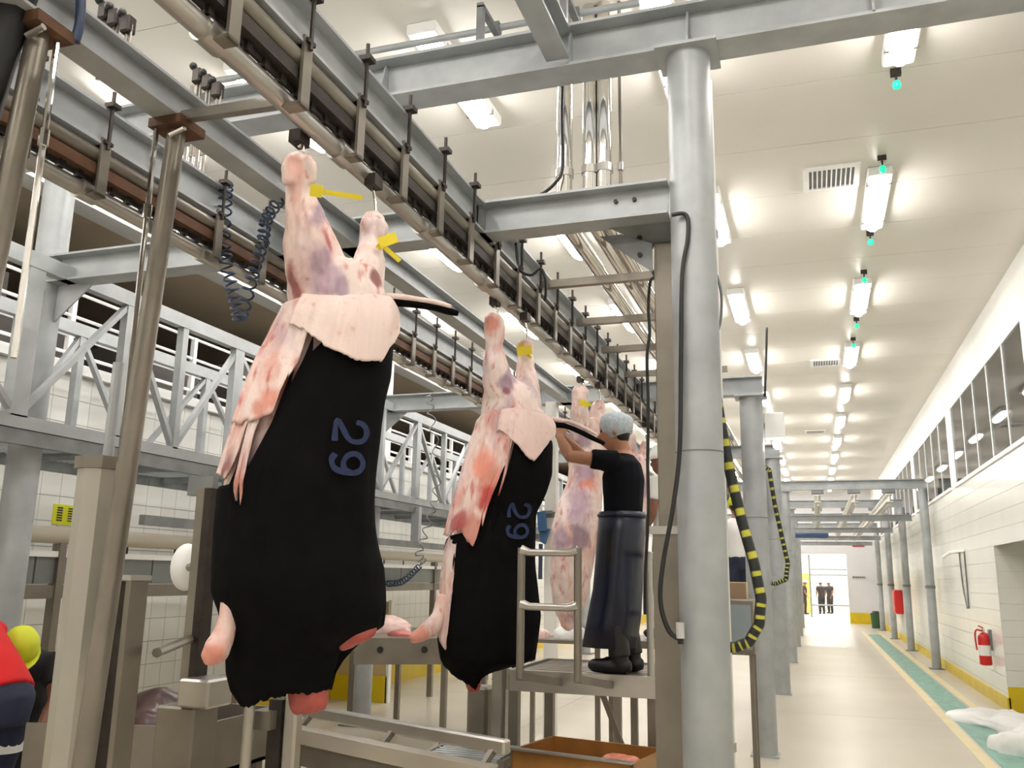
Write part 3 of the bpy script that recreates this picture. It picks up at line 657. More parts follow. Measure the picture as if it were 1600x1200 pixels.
for py_ in (860, 945):
    zz = P(858, py_, Y=4.62).z; MB().tube([(GA.x, 4.62, zz), (GA.x+.05, 4.62, zz-.012), (GB.x-.05, 4.62, zz-.012), (GB.x, 4.62, zz)], [.03, .02, .02, .03], 10).build('guard_bar', steel, pl, smooth=40)
st = thing('grating_step', 'low steel grating step in front of the work platform', 'step', (-1.75, 5.5, 0))
for k in range(8): MB().bar((-2.15, 4.95+.055*k, .6), (-1.68, 4.95+.055*k, .6), .034, .03).build('slat', galv, st)
MB().box(-2.17, -2.13, 4.9, 5.38, .57, .615).build('side_bar', steelm, st); MB().box(-1.7, -1.66, 4.9, 5.38, .57, .615).build('side_bar', steelm, st)
for xx in (-2.15, -1.68):
    for yy in (4.93, 5.35): MB().box(xx-.02, xx+.02, yy-.02, yy+.02, 0, .57).build('leg', steelm, st)
st2 = thing('stainless_pedestal', 'narrow stainless pedestal cluster left of the work platform', 'pedestal', (-1.95, 5.6, 0))
MB().box(-2.12, -1.98, 5.5, 5.64, 0, .92).build('column', steelm, st2, bevel=.02); MB().box(-1.93, -1.84, 5.42, 5.52, .0, 1.12).build('column', steel, st2, bevel=.02); MB().tube(spline([(-1.92, 5.45, 1.1), (-2.0, 5.4, 1.18), (-2.05, 5.4, 1.05)]), .03, 8).build('spout', steel, st2, smooth=True)

# ------------------------------------------------------------------ troughs, table, machines
def dbox(mb, p, q, wv, z0, z1):
    p, q, wv = Vector(p), Vector(q), Vector(wv); return mb.prism([(p.x, p.y, z0), (q.x, q.y, z0), (q.x+wv.x, q.y+wv.y, z0), (p.x+wv.x, p.y+wv.y, z0)], (0, 0, z1-z0))
A, B = Vector((-3.1, 4.95, 0)), Vector((-1.55, 4.3, 0)); dd = (B-A).normalized(); nn = Vector((-dd.y, dd.x, 0))
tr1 = thing('drain_trough', 'long stainless trough with a bright flat rim below the hanging carcasses', 'trough', ((A+B)/2))
dbox(MB(), A, B, nn*.09, .685, .70).build('rim', mat('bright_rim', (214, 206, 194), .25, .5), tr1)
dbox(MB(), A-nn*.014, B-nn*.014, nn*.014, .62, .7).build('front_strip', MT['bright_rim'], tr1)
dbox(dbox(MB(), A, B, nn*.012, .5, .69), A+nn*.078, B+nn*.078, nn*.012, .5, .69).build('side_wall', steelm, tr1)
MB().bar(A+nn*.16+Vector((0, 0, .77)), B+nn*.16+Vector((0, 0, .77)), .06, .07).build('guard_bar', steel, tr1, bevel=.01)
for f in (.05, .5, .95):
    p = A.lerp(B, f)+nn*.05; MB().box(p.x-.03, p.x+.03, p.y-.03, p.y+.03, 0, .69).build('leg', steelm, tr1)
    MB().bar(p+Vector((0, 0, .66)), p+nn*.11+Vector((0, 0, .76)), .03, .03).build('bracket', steelm, tr1)
A2, B2 = Vector((-1.62, 4.9, 0)), Vector((-.92, 4.76, 0)); d2 = (B2-A2).normalized(); n2 = Vector((-d2.y, d2.x, 0))
bs = thing('blood_tray', 'stainless tray with red and amber liquid in front of the work platform', 'tray', ((A2+B2)/2))
dbox(MB(), A2, B2, n2*.5, .55, .56).build('bottom', steelm, bs)
dbox(MB(), A2+d2*.02+n2*.02, B2-d2*.02+n2*.02, n2*.46, .56, .585).build('liquid', bloodm, bs)
for a_, b_, w_ in ((A2, B2, n2*.015), (A2+n2*.485, B2+n2*.485, n2*.015), (A2, A2+d2*.015, n2*.5), (B2-d2*.015, B2, n2*.5)): dbox(MB(), a_, b_, w_, .55, .68).build('wall', amber, bs)
dbox(MB(), A2-n2*.03, B2-n2*.03, n2*.045, .68, .69).build('rim', steel, bs)
for p in (A2, B2-d2*.04, A2+n2*.46, B2+n2*.46-d2*.04): MB().box(p.x, p.x+.04, p.y, p.y+.04, 0, .55).build('leg', steelm, bs)
# table with round holes between the carcasses
tb = thing('sorting_table', 'stainless table with round holes between the first two carcasses', 'table', (-3.9, 8.3, 0))
MB().prism([(-4.45, 9.3, .98), (-3.95, 7.5, .98), (-3.3, 7.9, .98), (-3.3, 9.3, .98)], (0, 0, .05)).build('top', steelm, tb)
MB().prism([(-3.98, 7.48, .8), (-3.98, 7.48, 1.03), (-3.28, 7.88, 1.03), (-3.28, 7.88, .8), (-3.8, 7.58, .8)], (-.01, .02, 0)).build('apron', steelm, tb)
for f in (.3, .8):
    q = Vector((-3.98, 7.46, .93)).lerp(Vector((-3.28, 7.86, .93)), f); MB().tube([q, q+Vector((-.006, .012, 0))], .03, 10).build('hole', blackr, tb)
for xx, yy in ((-3.3, 7.98), (-4.3, 9.1), (-3.35, 9.2)): MB().box(xx-.025, xx+.025, yy-.025, yy+.025, 0, .98).build('leg', steelm, tb)
pale = mat('pale_meat', (226, 192, 184), .4, 0, .2, 10, .3)
lump('meat_piece', 'pale pink heap of meat on the stainless table', (-4.15, 8.4, 1.03), .3, .2, .14, 1.7, pale, 'meat')
lump('meat_piece', 'small reddish meat piece at the front of the stainless table', (-3.75, 7.95, 1.03), .14, .07, .05, 5.7, mat('red_meat', (190, 110, 104), .4, 0, .25, 12), 'meat')
# conveyor along the left wall
cv = thing('side_conveyor', 'grey conveyor trough with a thick beige guard pipe along the left wall', 'conveyor', (-5.2, 8, 0))
MB().tube([(-5.0, 2.5, 1.83), (-5.0, 14, 1.83)], .06, 14).build('guard_pipe', mat('beige_pipe', (186, 178, 160), .4), cv, smooth=40)
MB().box(-5.02, -4.98, 2.5, 14, 1.68, 1.72).build('ledge', white, cv)
k = 0
for y0 in np.arange(2.5, 13.9, 1.15): MB().box(-5.03, -5.0, y0+.008, y0+1.142, 1.5, 1.68).build('side_panel', mat('grey_panel', (122, 126, 124), .45, .2, .1, 4), cv)
MB().box(-5.6, -4.98, 2.5, 14, 1.4, 1.49).build('bed', steelm, cv)
for yy in np.arange(2.8, 14, 2.2): MB().box(-5.04, -4.97, yy-.03, yy+.03, 0, 1.8).build('leg', steelm, cv)
for yy in np.arange(2.9, 14, .55): MB().bar((-5.0, yy, 1.72), (-5.0, yy, 1.79), .012, .012, (1, 0, 0)).build('stud', iron, cv)
# yellow notice on the tiles
ys_ = thing('wall_notice', 'small yellow notice with dark lettering on the tiled left wall', 'sign', (XL+.01, 6.12, 1.97))
MB().box(XL, XL+.008, 5.97, 6.3, 1.97, 2.14).build('plate', mat('notice_yellow', (214, 214, 30), .5), ys_)
for k in range(6):
    MB().box(XL+.008, XL+.0095, 6.01, 6.07, 2.0+.021*k, 2.012+.021*k).build('text_line', trous, ys_)
    MB().box(XL+.008, XL+.0095, 6.13, 6.27-.02*(k % 2), 2.0+.021*k, 2.01+.021*k).build('text_line', trous, ys_)
# machine posts at lower left
bp = thing('lift_post', 'thick pale grey octagonal post with a flanged top at lower left', 'post', (-2.78, 2.92, 0))
cx, cy_ = -2.76, 2.92
MB().tube([(cx, cy_, 0), (cx, cy_, 2.0)], .085, 8).build('shaft', mat('pale_steel', (176, 172, 162), .35, .4, .08, 3), bp)
MB().tube([(cx, cy_, 2.0), (cx, cy_, 2.05)], .1, 8).build('flange', steelm, bp); MB().tube([(cx+.03, cy_, 2.05), (cx+.03, cy_, 2.45)], .022, 10).build('rod', galv, bp)
MB().box(cx-.14, cx+.14, cy_-.14, cy_+.14, 0, .03).build('base_plate', steelm, bp)
gb = thing('guide_box', 'dark folded stainless guide box beside the octagonal post', 'box', (-2.55, 3.0, 0))
MB().box(-2.69, -2.59, 2.95, 3.04, 0, 1.555).build('front', iron, gb); MB().box(-2.59, -2.565, 2.94, 3.04, 0, 1.56).build('face', steelm, gb); MB().box(-2.7, -2.56, 2.93, 3.05, 1.56, 1.58).build('lid', steel, gb)
g2 = thing('guide_post', 'slim square stainless post with a white oval basin, left of the near carcass', 'post', (-2.68, 3.6, 0))
MB().box(-2.73, -2.67, 3.5, 3.56, 0, 1.98).build('shaft', steelm, g2); MB().box(-2.68, -2.64, 3.49, 3.57, 0, 1.98).build('edge', iron, g2); MB().box(-2.8, -2.66, 3.52, 3.56, 1.95, 2.04).build('bracket', galvd, g2)
MB().box(-2.78, -2.58, 3.42, 3.6, 0, 1.02).build('sleeve', steelm, g2, bevel=.01); MB().box(-2.66, -2.5, 3.4, 3.58, 1.02, 1.14).build('box_head', steel, g2, bevel=.01)
q = P(291, 886, Y=3.75); MB().ball(q, .1, 16, 12, (.75, .75, 1.15)).build('oval_basin', white, g2, smooth=True); MB().tube([q, (-2.7, 3.55, q.z)], .02, 8).build('arm', steelm, g2)
for zz in (1.28, .72): MB().tube([(-2.5, 3.05, zz), (-2.68, 3.48, zz+.02)], .02, 8).build('rung', steelm, g2, smooth=40)
g3 = thing('stainless_post', 'short stainless post with pale face below the near carcass', 'post', (-2.02, 3.3, 0)); MB().box(-2.05, -1.99, 3.28, 3.34, 0, 1.13).build('shaft', steel, g3, bevel=.01); MB().box(-2.11, -2.05, 3.27, 3.35, 0, 1.1).build('side', iron, g3); MB().box(-2.16, -2.07, 3.22, 3.36, .99, 1.06).build('lug', steelm, g3)
g4 = thing('pipe_stub', 'small upright stainless pipe stub under the near carcass', 'pipe', (-2.12, 3.25, 0)); MB().tube([(-2.14, 3.18, .0), (-2.14, 3.18, 1.18)], .022, 10).build('tube', steel, g4, smooth=40); MB().tube([(-2.14, 3.18, 1.18), (-2.14, 3.18, 1.2)], .028, 10).build('cap', chrome, g4)
t3 = thing('offal_trough', 'stainless trough holding dark offal at the lower left', 'trough', (-3.5, 4.2, 0))
MB().prism([(-3.7, 3.62, .6), (-2.9, 3.85, .6), (-2.9, 4.6, .6), (-3.7, 4.6, .6)], (0, 0, .02)).build('bottom', steelm, t3)
MB().prism([(-3.7, 3.62, .6), (-3.7, 3.62, .86), (-2.9, 3.85, .86), (-2.9, 3.85, .6)], (-.008, .02, 0)).build('front_wall', steelm, t3)
MB().box(-2.92, -2.9, 3.85, 4.6, .6, .86).box(-3.7, -2.9, 4.58, 4.6, .6, .86).build('rear_wall', steelm, t3)
for xx, yy in ((-3.65, 3.7), (-2.97, 3.95), (-3.65, 4.5), (-2.97, 4.5)): MB().box(xx-.03, xx+.03, yy-.03, yy+.03, 0, .6).build('leg', steelm, t3)
MB().prism([(-3.65, 3.58, .42), (-3.0, 3.75, .42), (-3.0, 3.95, .42), (-3.65, 3.95, .42)], (0, 0, .1)).build('lower_tray', amber, t3)
lump('offal_heap', 'dark reddish offal heap in the lower left trough', (-3.4, 4.2, .62), .4, .25, .3, 2.2, mat('offal', (66, 44, 42), .3, 0, .4, 8, .3), 'offal')
fp_ = MB().tube([(-4.1, 3.0, 0.3), (-2.6, 3.3, .42)], .03, 10).build('floor_pipe', steelm, smooth=40); tag(fp_, 'grey floor pipe crossing behind the lower left posts', 'pipe')
pt = thing('pier_panel', 'beige wall pier, shade put into its colour, with yellow base behind the near carcass', 'panel', (-5.6, 10.8, 0)); MB().box(-6.05, -5.25, 10.8, 10.84, .32, 1.25).build('sheet', mat('shaded_pier_tone', (196, 172, 122), .4, 0, .05, 2), pt); MB().box(-6.05, -5.25, 10.78, 10.84, 0, .32).build('base', yel, pt); MB().box(-5.27, -5.23, 10.78, 10.86, 0, 1.27).build('frame', paint, pt)  # wall pier; the shade on it is put into the beige colour

q = P(862, 740, Y=9.0); o = thing('pale_post', 'pale upright post seen between the second and third carcass', 'post', (q.x, q.y, 0)); MB().box(q.x-.06, q.x+.06, 8.95, 9.05, 0, 3.43).build('shaft', paint, o); MB().box(q.x-.1, q.x+.1, 8.94, 9.06, 2.2, 2.26).build('clamp', galvd, o)
q2 = P(846, 800, Y=8.85); o = thing('blue_spray_gun', 'small blue spray gun hanging beside the pale post', 'tool', (q2.x, 8.85, P(846, 905, Y=8.85).z)); MB().tube([q2, P(848, 830, Y=8.85)], .05, 8).build('handle', mat('tool_blue', (40, 86, 130), .4), o); MB().prism([P(842, 828, Y=8.85), P(858, 826, Y=8.85), P(850, 850, Y=8.85), P(844, 846, Y=8.85)], (0, .06, 0)).build('trigger_body', MT['tool_blue'], o); MB().tube([P(845, 850, Y=8.85), P(844, 905, Y=8.85)], .022, 8).build('lance', blueh, o); MB().bar(P(848, 800, Y=8.85), P(862, 800, Y=8.95), .03, .03).build('holder', galvd, o)
q = P(885, 998, Y=7.9); o = thing('side_table', 'small steel table behind the work platform', 'table', (q.x, 7.9, 0)); MB().box(q.x-.45, q.x+.35, 7.7, 8.3, q.z-.03, q.z).build('top', steelm, o)
for xx in (q.x-.42, q.x+.32):
    for yy in (7.73, 8.27): MB().box(xx-.02, xx+.02, yy-.02, yy+.02, 0, q.z-.03).build('leg', steelm, o)
lump('white_cloth', 'crumpled white cloth on the small steel table', (q.x+.02, 7.95, q.z), .13, .12, .12, 4.4, white, 'cloth')
lump('meat_piece', 'small pink meat piece on the small steel table', (q.x-.28, 7.9, q.z), .12, .09, .1, 9.4, pale, 'meat')
lump('meat_piece', 'orange pink scraps piled in the stainless tray by the square post', (-1.02, 5.0, .585), .12, .14, .1, 6.6, mat('scraps', (214, 128, 104), .4, 0, .25, 12, .2), 'meat')

# ------------------------------------------------------------------ carcasses
WH, PK, PU, RD = np.array(lin((230, 210, 203))[:3]), np.array(lin((220, 180, 171))[:3]), np.array(lin((158, 132, 148))[:3]), np.array(lin((150, 34, 34))[:3])
OR = np.array(lin((206, 128, 108))[:3])
def nz(p, s, o=0): return noise.noise(Vector((p.x*s+o, p.y*s, p.z*s)))
def fbm(p, sc, o=0, st=1.):
    q = Vector((p.x*sc+o, p.y*sc, p.z*sc*st)); return .5+.5*(noise.noise(q)+.5*noise.noise(q*2.1)+.28*noise.noise(q*4.3)+.16*noise.noise(q*8.7))/1.3
def cl(v): return max(0., min(1., v))
def flesh_col(p, patches, blush=0.):
    w_ = Vector((noise.noise(p*9), noise.noise(p*9+Vector((7, 0, 0))), noise.noise(p*9+Vector((0, 9, 0)))))
    pw = p+w_*.03
    c = WH*1.0; f = cl((fbm(pw, 6, 1, .6)-.42)*2.6); c = c*(1-f)+PK*f
    f = cl((fbm(pw, 7, 17, .5)-.57)*4.5)*.55; c = c*(1-f)+PU*f
    f = cl((fbm(pw, 16, 5, .35)-.6+blush*.5)*4)*.6; c = c*(1-f)+OR*f
    f = cl((fbm(pw, 30, 11, .25)-.66+blush*.25)*6)*.7; c = c*(1-f)+RD*1.4*f
    f = cl((fbm(pw, 40, 23, .2)-.6)*5)*.45; c = c*(1-f)+WH*1.08*f
    for q, r, col in patches:
        d = (p+w_*.045-q); d.z *= .75; d = d.length/r*(1+.5*(fbm(p, 22, 5)-.5))
        f = cl((1.1-d)*2.2)*.85; c = c*(1-f)+col*f
    return c
def lumpy(o, amp):
    me = o.data; off = ORG[o.name]; co = np.zeros(len(me.vertices)*3); no = np.zeros(len(me.vertices)*3); me.vertices.foreach_get('co', co); me.vertices.foreach_get('normal', no)
    co = co.reshape(-1, 3); no = no.reshape(-1, 3)
    for i_ in range(len(co)):
        p = Vector(co[i_])+off; co[i_] += no[i_]*amp*((fbm(p, 9, 31, .55)-.5)*2.2+(fbm(p, 30, 41, .35)-.5)*.8)
    me.vertices.foreach_set('co', co.ravel()); me.update()
class Carcass:
    def __init__(s, c, rows, dk=.8):
        s.c = Vector(c); s.n = Vector((c[0], c[1], 0)).normalized(); s.t = Vector((s.n.y, -s.n.x, 0)); s.dk = dk
        s.z = []; s.cx = []; s.hw = []
        for y, xl, xr in rows:
            a, b_ = s.fp(xl, y), s.fp(xr, y); m_ = (a+b_)/2; s.z.append(m_.z); s.cx.append((m_-s.c).dot(s.t)); s.hw.append((b_-a).length/2)
        o = np.argsort(s.z); s.z = np.array(s.z)[o]; s.cx = np.array(s.cx)[o]; s.hw = np.array(s.hw)[o]
    def fp(s, x, y, off=0.):
        d = ray(x, y); k = ((s.c+s.n*off-CAM).dot(s.n))/d.dot(s.n); return CAM+d*k
    def at(s, z, u, grow=0.):
        cx, hw = float(np.interp(z, s.z, s.cx)), float(np.interp(z, s.z, s.hw))
        return Vector((s.c.x, s.c.y, z))+s.t*(cx+(hw+grow)*math.sin(u))-s.n*((hw*s.dk+grow)*math.cos(u))
    def sz(s, x, y):
        p = s.fp(x, y); z = p.z; cx, hw = float(np.interp(z, s.z, s.cx)), float(np.interp(z, s.z, s.hw)); return max(-1, min(1, ((p-s.c).dot(s.t)-cx)/hw)), z
    def front(s, x, y, grow=0.):
        q, z = s.sz(x, y); return s.at(z, math.asin(q), grow)
    def tube(s, mb, L, n=14):       # (x, y, radius_px, depth offset)
        pts = [s.fp(x, y, o) for x, y, r, o in L]; rs = [r*(p-CAM).dot(FW)/FPX for p, (x, y, r, o) in zip(pts, L)]; mb.tube(spline(pts, 4), list(np.interp(np.linspace(0, len(L)-1, (len(L)-1)*4+1), range(len(L)), rs)), n)
    def trunk(s, mb, z0, z1, grow, n=28, m_=40):
        mb.rings([[s.at(z0+(z1-z0)*i/m_, 2*math.pi*k/n, grow*(1 if 0 < i < m_ else 4)) for k in range(n)] for i in range(m_+1)])
    def patch(s, mb, uz, grow):   # grid of (u, z)
        nr, nc = len(uz), len(uz[0]); vs = [s.at(z, u, grow(u, z, j/(nr-1)) if callable(grow) else grow) for j, r in enumerate(uz) for u, z in r]
        mb.add(vs, [(j*nc+k, j*nc+k+1, (j+1)*nc+k+1, (j+1)*nc+k) for j in range(nr-1) for k in range(nc-1)])
def solid(o, th, sub=0):
    q = o.modifiers.new('s', 'SOLIDIFY'); q.thickness = th; q.offset = 0
    return o
def curve_s(C, pts):
    L = sorted(C.sz(x, y) for x, y in pts); return [a for a, _ in L], [b for _, b in L]
def hide(C, root, top, bottom, u0=-math.pi, u1=math.pi, grow=.012, nc=120, nr=60):
    ts, tz = curve_s(C, top); bs_, bz = curve_s(C, bottom); mb = MB(); grid = []
    for j in range(nr+1):
        r = []
        for k in range(nc+1):
            u = u0+(u1-u0)*k/nc; q = math.sin(u)
            if math.cos(u) >= 0: zt = float(np.interp(q, ts, tz))
            else: f = (q+1)/2; zt = tz[0]*(1-f)+tz[-1]*f
            zb = float(np.interp(q, bs_, bz)); zt += .006*noise.noise(Vector((q*9, u, 1))); zb += .012*noise.noise(Vector((q*12, u, 4)))
            r.append((u, zt+(zb-zt)*j/nr))
        grid.append(r)
    C.patch(mb, grid, lambda u, z, f: grow+.008*noise.noise(Vector((u*1.3, z*4, 0)))+.004*noise.noise(Vector((u*5, z*3, 3))))
    o = mb.build('hide', hidem, root, smooth=True); bm = bmesh.new(); bm.from_mesh(o.data); bmesh.ops.remove_doubles(bm, verts=bm.verts, dist=.0005); bm.to_mesh(o.data); bm.free()
    solid(o, .012); return o
def flap(C, root, name, top, bot, grow, col, s0, s1, nc=50, nr=26, mt=None):
    ts, tz = curve_s(C, top); bs_, bz = curve_s(C, bot); mb = MB(); grid = []
    for j in range(nr+1):
        r = []
        for k in range(nc+1):
            q = s0+(s1-s0)*k/nc; zt, zb = float(np.interp(q, ts, tz)), float(np.interp(q, bs_, bz)); zb += .012*noise.noise(Vector((q*14, 2, 1)))
            r.append((math.asin(max(-.995, min(.995, q))), zt+(zb-zt)*j/nr))
        grid.append(r)
    C.patch(mb, grid, lambda u, z, f: .006+grow*math.sin(min(1, f*1.3+.1)*math.pi*.55)+.006*noise.noise(Vector((u*4, z*10, 5)))+.012*noise.noise(Vector((u*9, z*2.5, 8)))*min(1, f*3))
    o = mb.build(name, mt or fat, root, smooth=True); paintv(o, col); solid(o, .007); return o
def limb(C, root, name, L, col, mt=None):
    mb = MB(); C.tube(mb, L); o = mb.build(name, mt or flesh, root, smooth=True)
    if 'tail' not in name: remesh(o, .008, 2); lumpy(o, .009)
    if mt is None: paintv(o, col)
    return o
def ear_tag(root, p, q, plate):
    d = (q-p); vn = tuple((p-CAM).normalized()); mb = MB().bar(p, q, .018, .003, vn); o = mb.build('tag', tagm, root); MB().bar(p-d.normalized()*.005, p+d.normalized()*plate, .045, .004, vn).build('tag_plate', tagm, o)
def hook(root, x, y, z1, ztop=3.2):
    MB().tube(spline([(x, y, ztop+.01), (x, y, ztop-.03), (x+.015, y, z1+.05), (x+.02, y+.0, z1-.02), (x-.01, y, z1-.05), (x-.03, y, z1-.02)]), .007, 6).build('hook', chrome, root, smooth=True)
    MB().cbox((x, y, ztop), .05, .07, .05).build('trolley', iron, root)

# ---- near carcass
rows = [(405, 447, 594), (440, 446, 601), (475, 445, 608), (500, 438, 609), (535, 425, 607), (583, 406, 604), (623, 388, 594), (660, 375, 588), (713, 361, 583), (762, 346, 580), (803, 343, 578), (852, 341, 583), (885, 340, 593), (926, 339, 595), (950, 348, 595), (975, 357, 592), (990, 359, 570), (1015, 360, 529), (1048, 361, 518), (1075, 368, 515), (1100, 385, 510)]
C1 = Carcass((-1.72, 2.87, 0), rows, .82)
k1 = thing('carcass', 'nearest hanging beef carcass, black hide marked with blue digits and pale flap peeled down', 'carcass', (-1.72, 2.87, C1.z[0]), 'carcasses on the main rail')
mb = MB()
C1.trunk(mb, C1.fp(470, 985).z, C1.fp(520, 412).z, -.012)
C1.tube(mb, [(466, 240, 12, -.16), (467, 252, 24, -.16), (468, 272, 25, -.15), (471, 295, 22, -.14), (475, 330, 27, -.12), (482, 370, 38, -.09), (492, 410, 46, -.05), (500, 450, 50, 0), (505, 490, 50, .02)])
C1.tube(mb, [(456, 246, 7, -.2), (449, 262, 9, -.2), (450, 288, 8, -.19)]); C1.tube(mb, [(478, 246, 9, -.2), (487, 262, 9, -.2), (488, 286, 8, -.18)]); C1.tube(mb, [(572, 342, 7, .1), (567, 356, 7, .1)]); C1.tube(mb, [(590, 346, 7, .1), (597, 356, 8, .1), (592, 372, 6, .1)])
C1.tube(mb, [(581, 334, 9, .15), (582, 345, 18, .15), (582, 358, 19, .14), (578, 380, 17, .13), (577, 400, 22, .11), (572, 425, 30, .08), (562, 455, 38, .04), (550, 490, 42, 0)])
bd = mb.build('body', flesh, k1); remesh(bd, .0085, 6); lumpy(bd, .013)
pt1 = [(C1.front(460, 450), .055, RD*.8), (C1.front(587, 443), .035, RD*.5), (C1.front(515, 397), .028, RD*1.0+PU*.2), (C1.front(492, 370), .06, PU), (C1.front(500, 345), .03, PU*.9), (C1.front(495, 415), .05, PU*1.05), (C1.front(510, 450), .06, PU*1.2), (C1.front(530, 468), .035, PU), (C1.fp(452, 265, -.2), .05, OR*.5+PK*.5), (C1.fp(450, 300, -.2), .05, PK*.9), (C1.front(445, 570), .07, OR), (C1.front(440, 620), .06, OR*.9)]
paintv(bd, lambda p: flesh_col(p, pt1))
hide(C1, k1, [(345, 765), (372, 762), (394, 745), (397, 690), (399, 670), (438, 661), (447, 642), (458, 608), (462, 590), (486, 572), (491, 543), (510, 548), (560, 560), (590, 540), (606, 526), (608, 524)],
     [(339, 948), (352, 960), (358, 1040), (368, 1082), (386, 1102), (420, 1085), (455, 1076), (512, 1074), (524, 1022), (560, 1005), (585, 985), (594, 960)])
def fcol(p):
    c = WH*1.0; a = .5+.5*nz(p, 7, 2); c = c*(1-.35*a)+PK*.35*a; s_ = .5+.5*nz(p, 40, 9); f = max(0, (s_-.72)*4); return c*(1-f)+OR*f
flap(C1, k1, 'hide_flap', [(452, 500), (476, 477), (500, 482), (530, 484), (560, 478), (590, 474), (610, 468)], [(455, 520), (472, 530), (490, 545), (505, 562), (535, 578), (555, 583), (580, 578), (592, 552), (603, 530), (608, 512)], .035, fcol, -.6, .985)
def scol(p): return flesh_col(p, [(C1.front(375, 735), .05, RD*.5), (C1.front(384, 770), .05, OR*.7)], .1)
flap(C1, k1, 'skin_strip', [(372, 640), (380, 640), (390, 640), (410, 640)], [(355, 744), (362, 750), (370, 752), (378, 772), (384, 790), (388, 808), (391, 775), (394, 730), (397, 680), (402, 668)], .02, scol, -.97, -.62, 24, 40, flesh)
flap(C1, k1, 'skin_fold', [(430, 520), (447, 485), (470, 482), (486, 486)], [(376, 668), (398, 670), (420, 668), (438, 660), (447, 642), (458, 610), (464, 592), (487, 572), (491, 545)], .03, lambda p: flesh_col(p, [(C1.front(446, 575), .05, OR), (C1.front(432, 640), .05, OR), (C1.front(465, 585), .04, RD*1.3), (C1.front(410, 660), .04, OR*.9)], .16), -.93, -.33, 40, 40, flesh)
limb(C1, k1, 'foreleg_stump', [(362, 935, 14, -.1), (356, 965, 13, -.12), (348, 995, 17, -.13), (336, 1018, 20, -.14), (320, 1030, 9, -.14)], lambda p: flesh_col(p, [(C1.fp(335, 1028, -.2), .07, OR)], .1))
limb(C1, k1, 'neck_stump', [(482, 1040, 30, -.05), (482, 1075, 31, -.05), (484, 1098, 30, -.05), (485, 1112, 22, -.05)], None, mat('raw_red', (156, 70, 62), .35, 0, .3, 10, .2))
limb(C1, k1, 'brisket_edge', [(530, 1008, 10, -.1), (556, 994, 13, -.12), (578, 985, 9, -.1), (586, 978, 4, -.1)], None, mat('raw_red', (156, 60, 56), .35))
ta = limb(C1, k1, 'tail', [(604, 466, 9, -.02), (620, 470, 9, -.03), (645, 474, 7, -.05), (675, 479, 6, -.07), (700, 486, 6, -.09), (716, 490, 4, -.1)], None, hidem)
limb(C1, ta, 'tail_skin', [(600, 463, 6, -.03), (625, 464, 5, -.05), (650, 467, 4, -.07), (680, 472, 4, -.09), (705, 479, 3, -.11)], lambda p: flesh_col(p, []))
ear_tag(k1, C1.fp(487, 297, -.24), C1.fp(566, 309, -.28), .04); ear_tag(k1, C1.fp(594, 380, .02), C1.fp(625, 408, .0), .02); MB().bar(C1.fp(592, 380, .01), C1.fp(620, 370, .0), .045, .004, tuple(C1.n)).build('tag_plate', tagm, k1)
p1 = C1.fp(466, 245, -.16); p2 = C1.fp(581, 338, .15)
hook(k1, p1.x, p1.y, p1.z); hook(k1, p2.x, p2.y, p2.z)
GLY = {'2': [[(-.36, .62), (-.3, .86), (-.05, 1), (.25, .92), (.36, .68), (.25, .42), (-.36, .02), (.4, .02)]],
       '9': [[(.33, .66), (.2, .42), (-.08, .38), (-.32, .55), (-.34, .8), (-.12, .98), (.15, .96), (.33, .75), (.34, .4), (.2, .1), (-.08, .0), (-.3, .1)]]}
def digits(C, root, txt, x, y, h, wd):
    q0, z0 = C.sz(x, y)
    for k, ch in enumerate(txt):
        mb = MB()
        for L in GLY[ch]:
            pts = [Vector((a+(k-.5)*1.15, b-.5, 0)) for a, b in L]; pts = spline(pts, 6); vs = []
            for n_, p in enumerate(pts):
                d = (pts[min(n_+1, len(pts)-1)]-pts[max(n_-1, 0)]).normalized(); sd = Vector((-d.y, d.x, 0))*(wd/h)*(1+.3*noise.noise(p*3))
                for w_ in (p-sd, p+sd):
                    z = z0-w_.x*h; hw = float(np.interp(z, C.z, C.hw)); vs.append(C.at(z, math.asin(max(-.98, min(.98, q0+w_.y*h/hw))), .036))
            mb.add(vs, [(2*n_, 2*n_+1, 2*n_+3, 2*n_+2) for n_ in range(len(pts)-1)])
        mb.build('number_mark', bluemark, root)
digits(C1, k1, '29', 534, 710, .098, .009)

# ---- second carcass
rows = [(600, 755, 832), (625, 752, 846), (651, 749, 856), (677, 744, 857), (697, 740, 859), (739, 731, 858), (770, 722, 848), (801, 714, 834), (832, 706, 833), (850, 700, 832), (883, 697, 832), (930, 694, 837), (961, 690, 840), (1000, 688, 836), (1028, 692, 832), (1050, 702, 775), (1076, 722, 762)]
C2 = Carcass((-1.72, 4.95, 0), rows, .82)
k2 = thing('carcass', 'second hanging carcass with black hide half peeled, held by the worker', 'carcass', (-1.72, 4.95, C2.z[0]), 'carcasses on the main rail')
mb = MB(); C2.trunk(mb, C2.fp(760, 1020).z, C2.fp(790, 600).z, -.012)
C2.tube(mb, [(773, 491, 8, -.16), (772, 500, 15, -.16), (772, 515, 15, -.15), (771, 545, 14, -.13), (774, 575, 20, -.1), (783, 605, 27, -.05), (790, 640, 28, 0)])
C2.tube(mb, [(820, 530, 7, .15), (820, 538, 13, .15), (820, 552, 12, .14), (821, 575, 13, .11), (824, 600, 18, .08), (822, 630, 24, .04), (815, 650, 26, 0)])
bd = mb.build('body', flesh, k2); remesh(bd, .01, 5); lumpy(bd, .014)
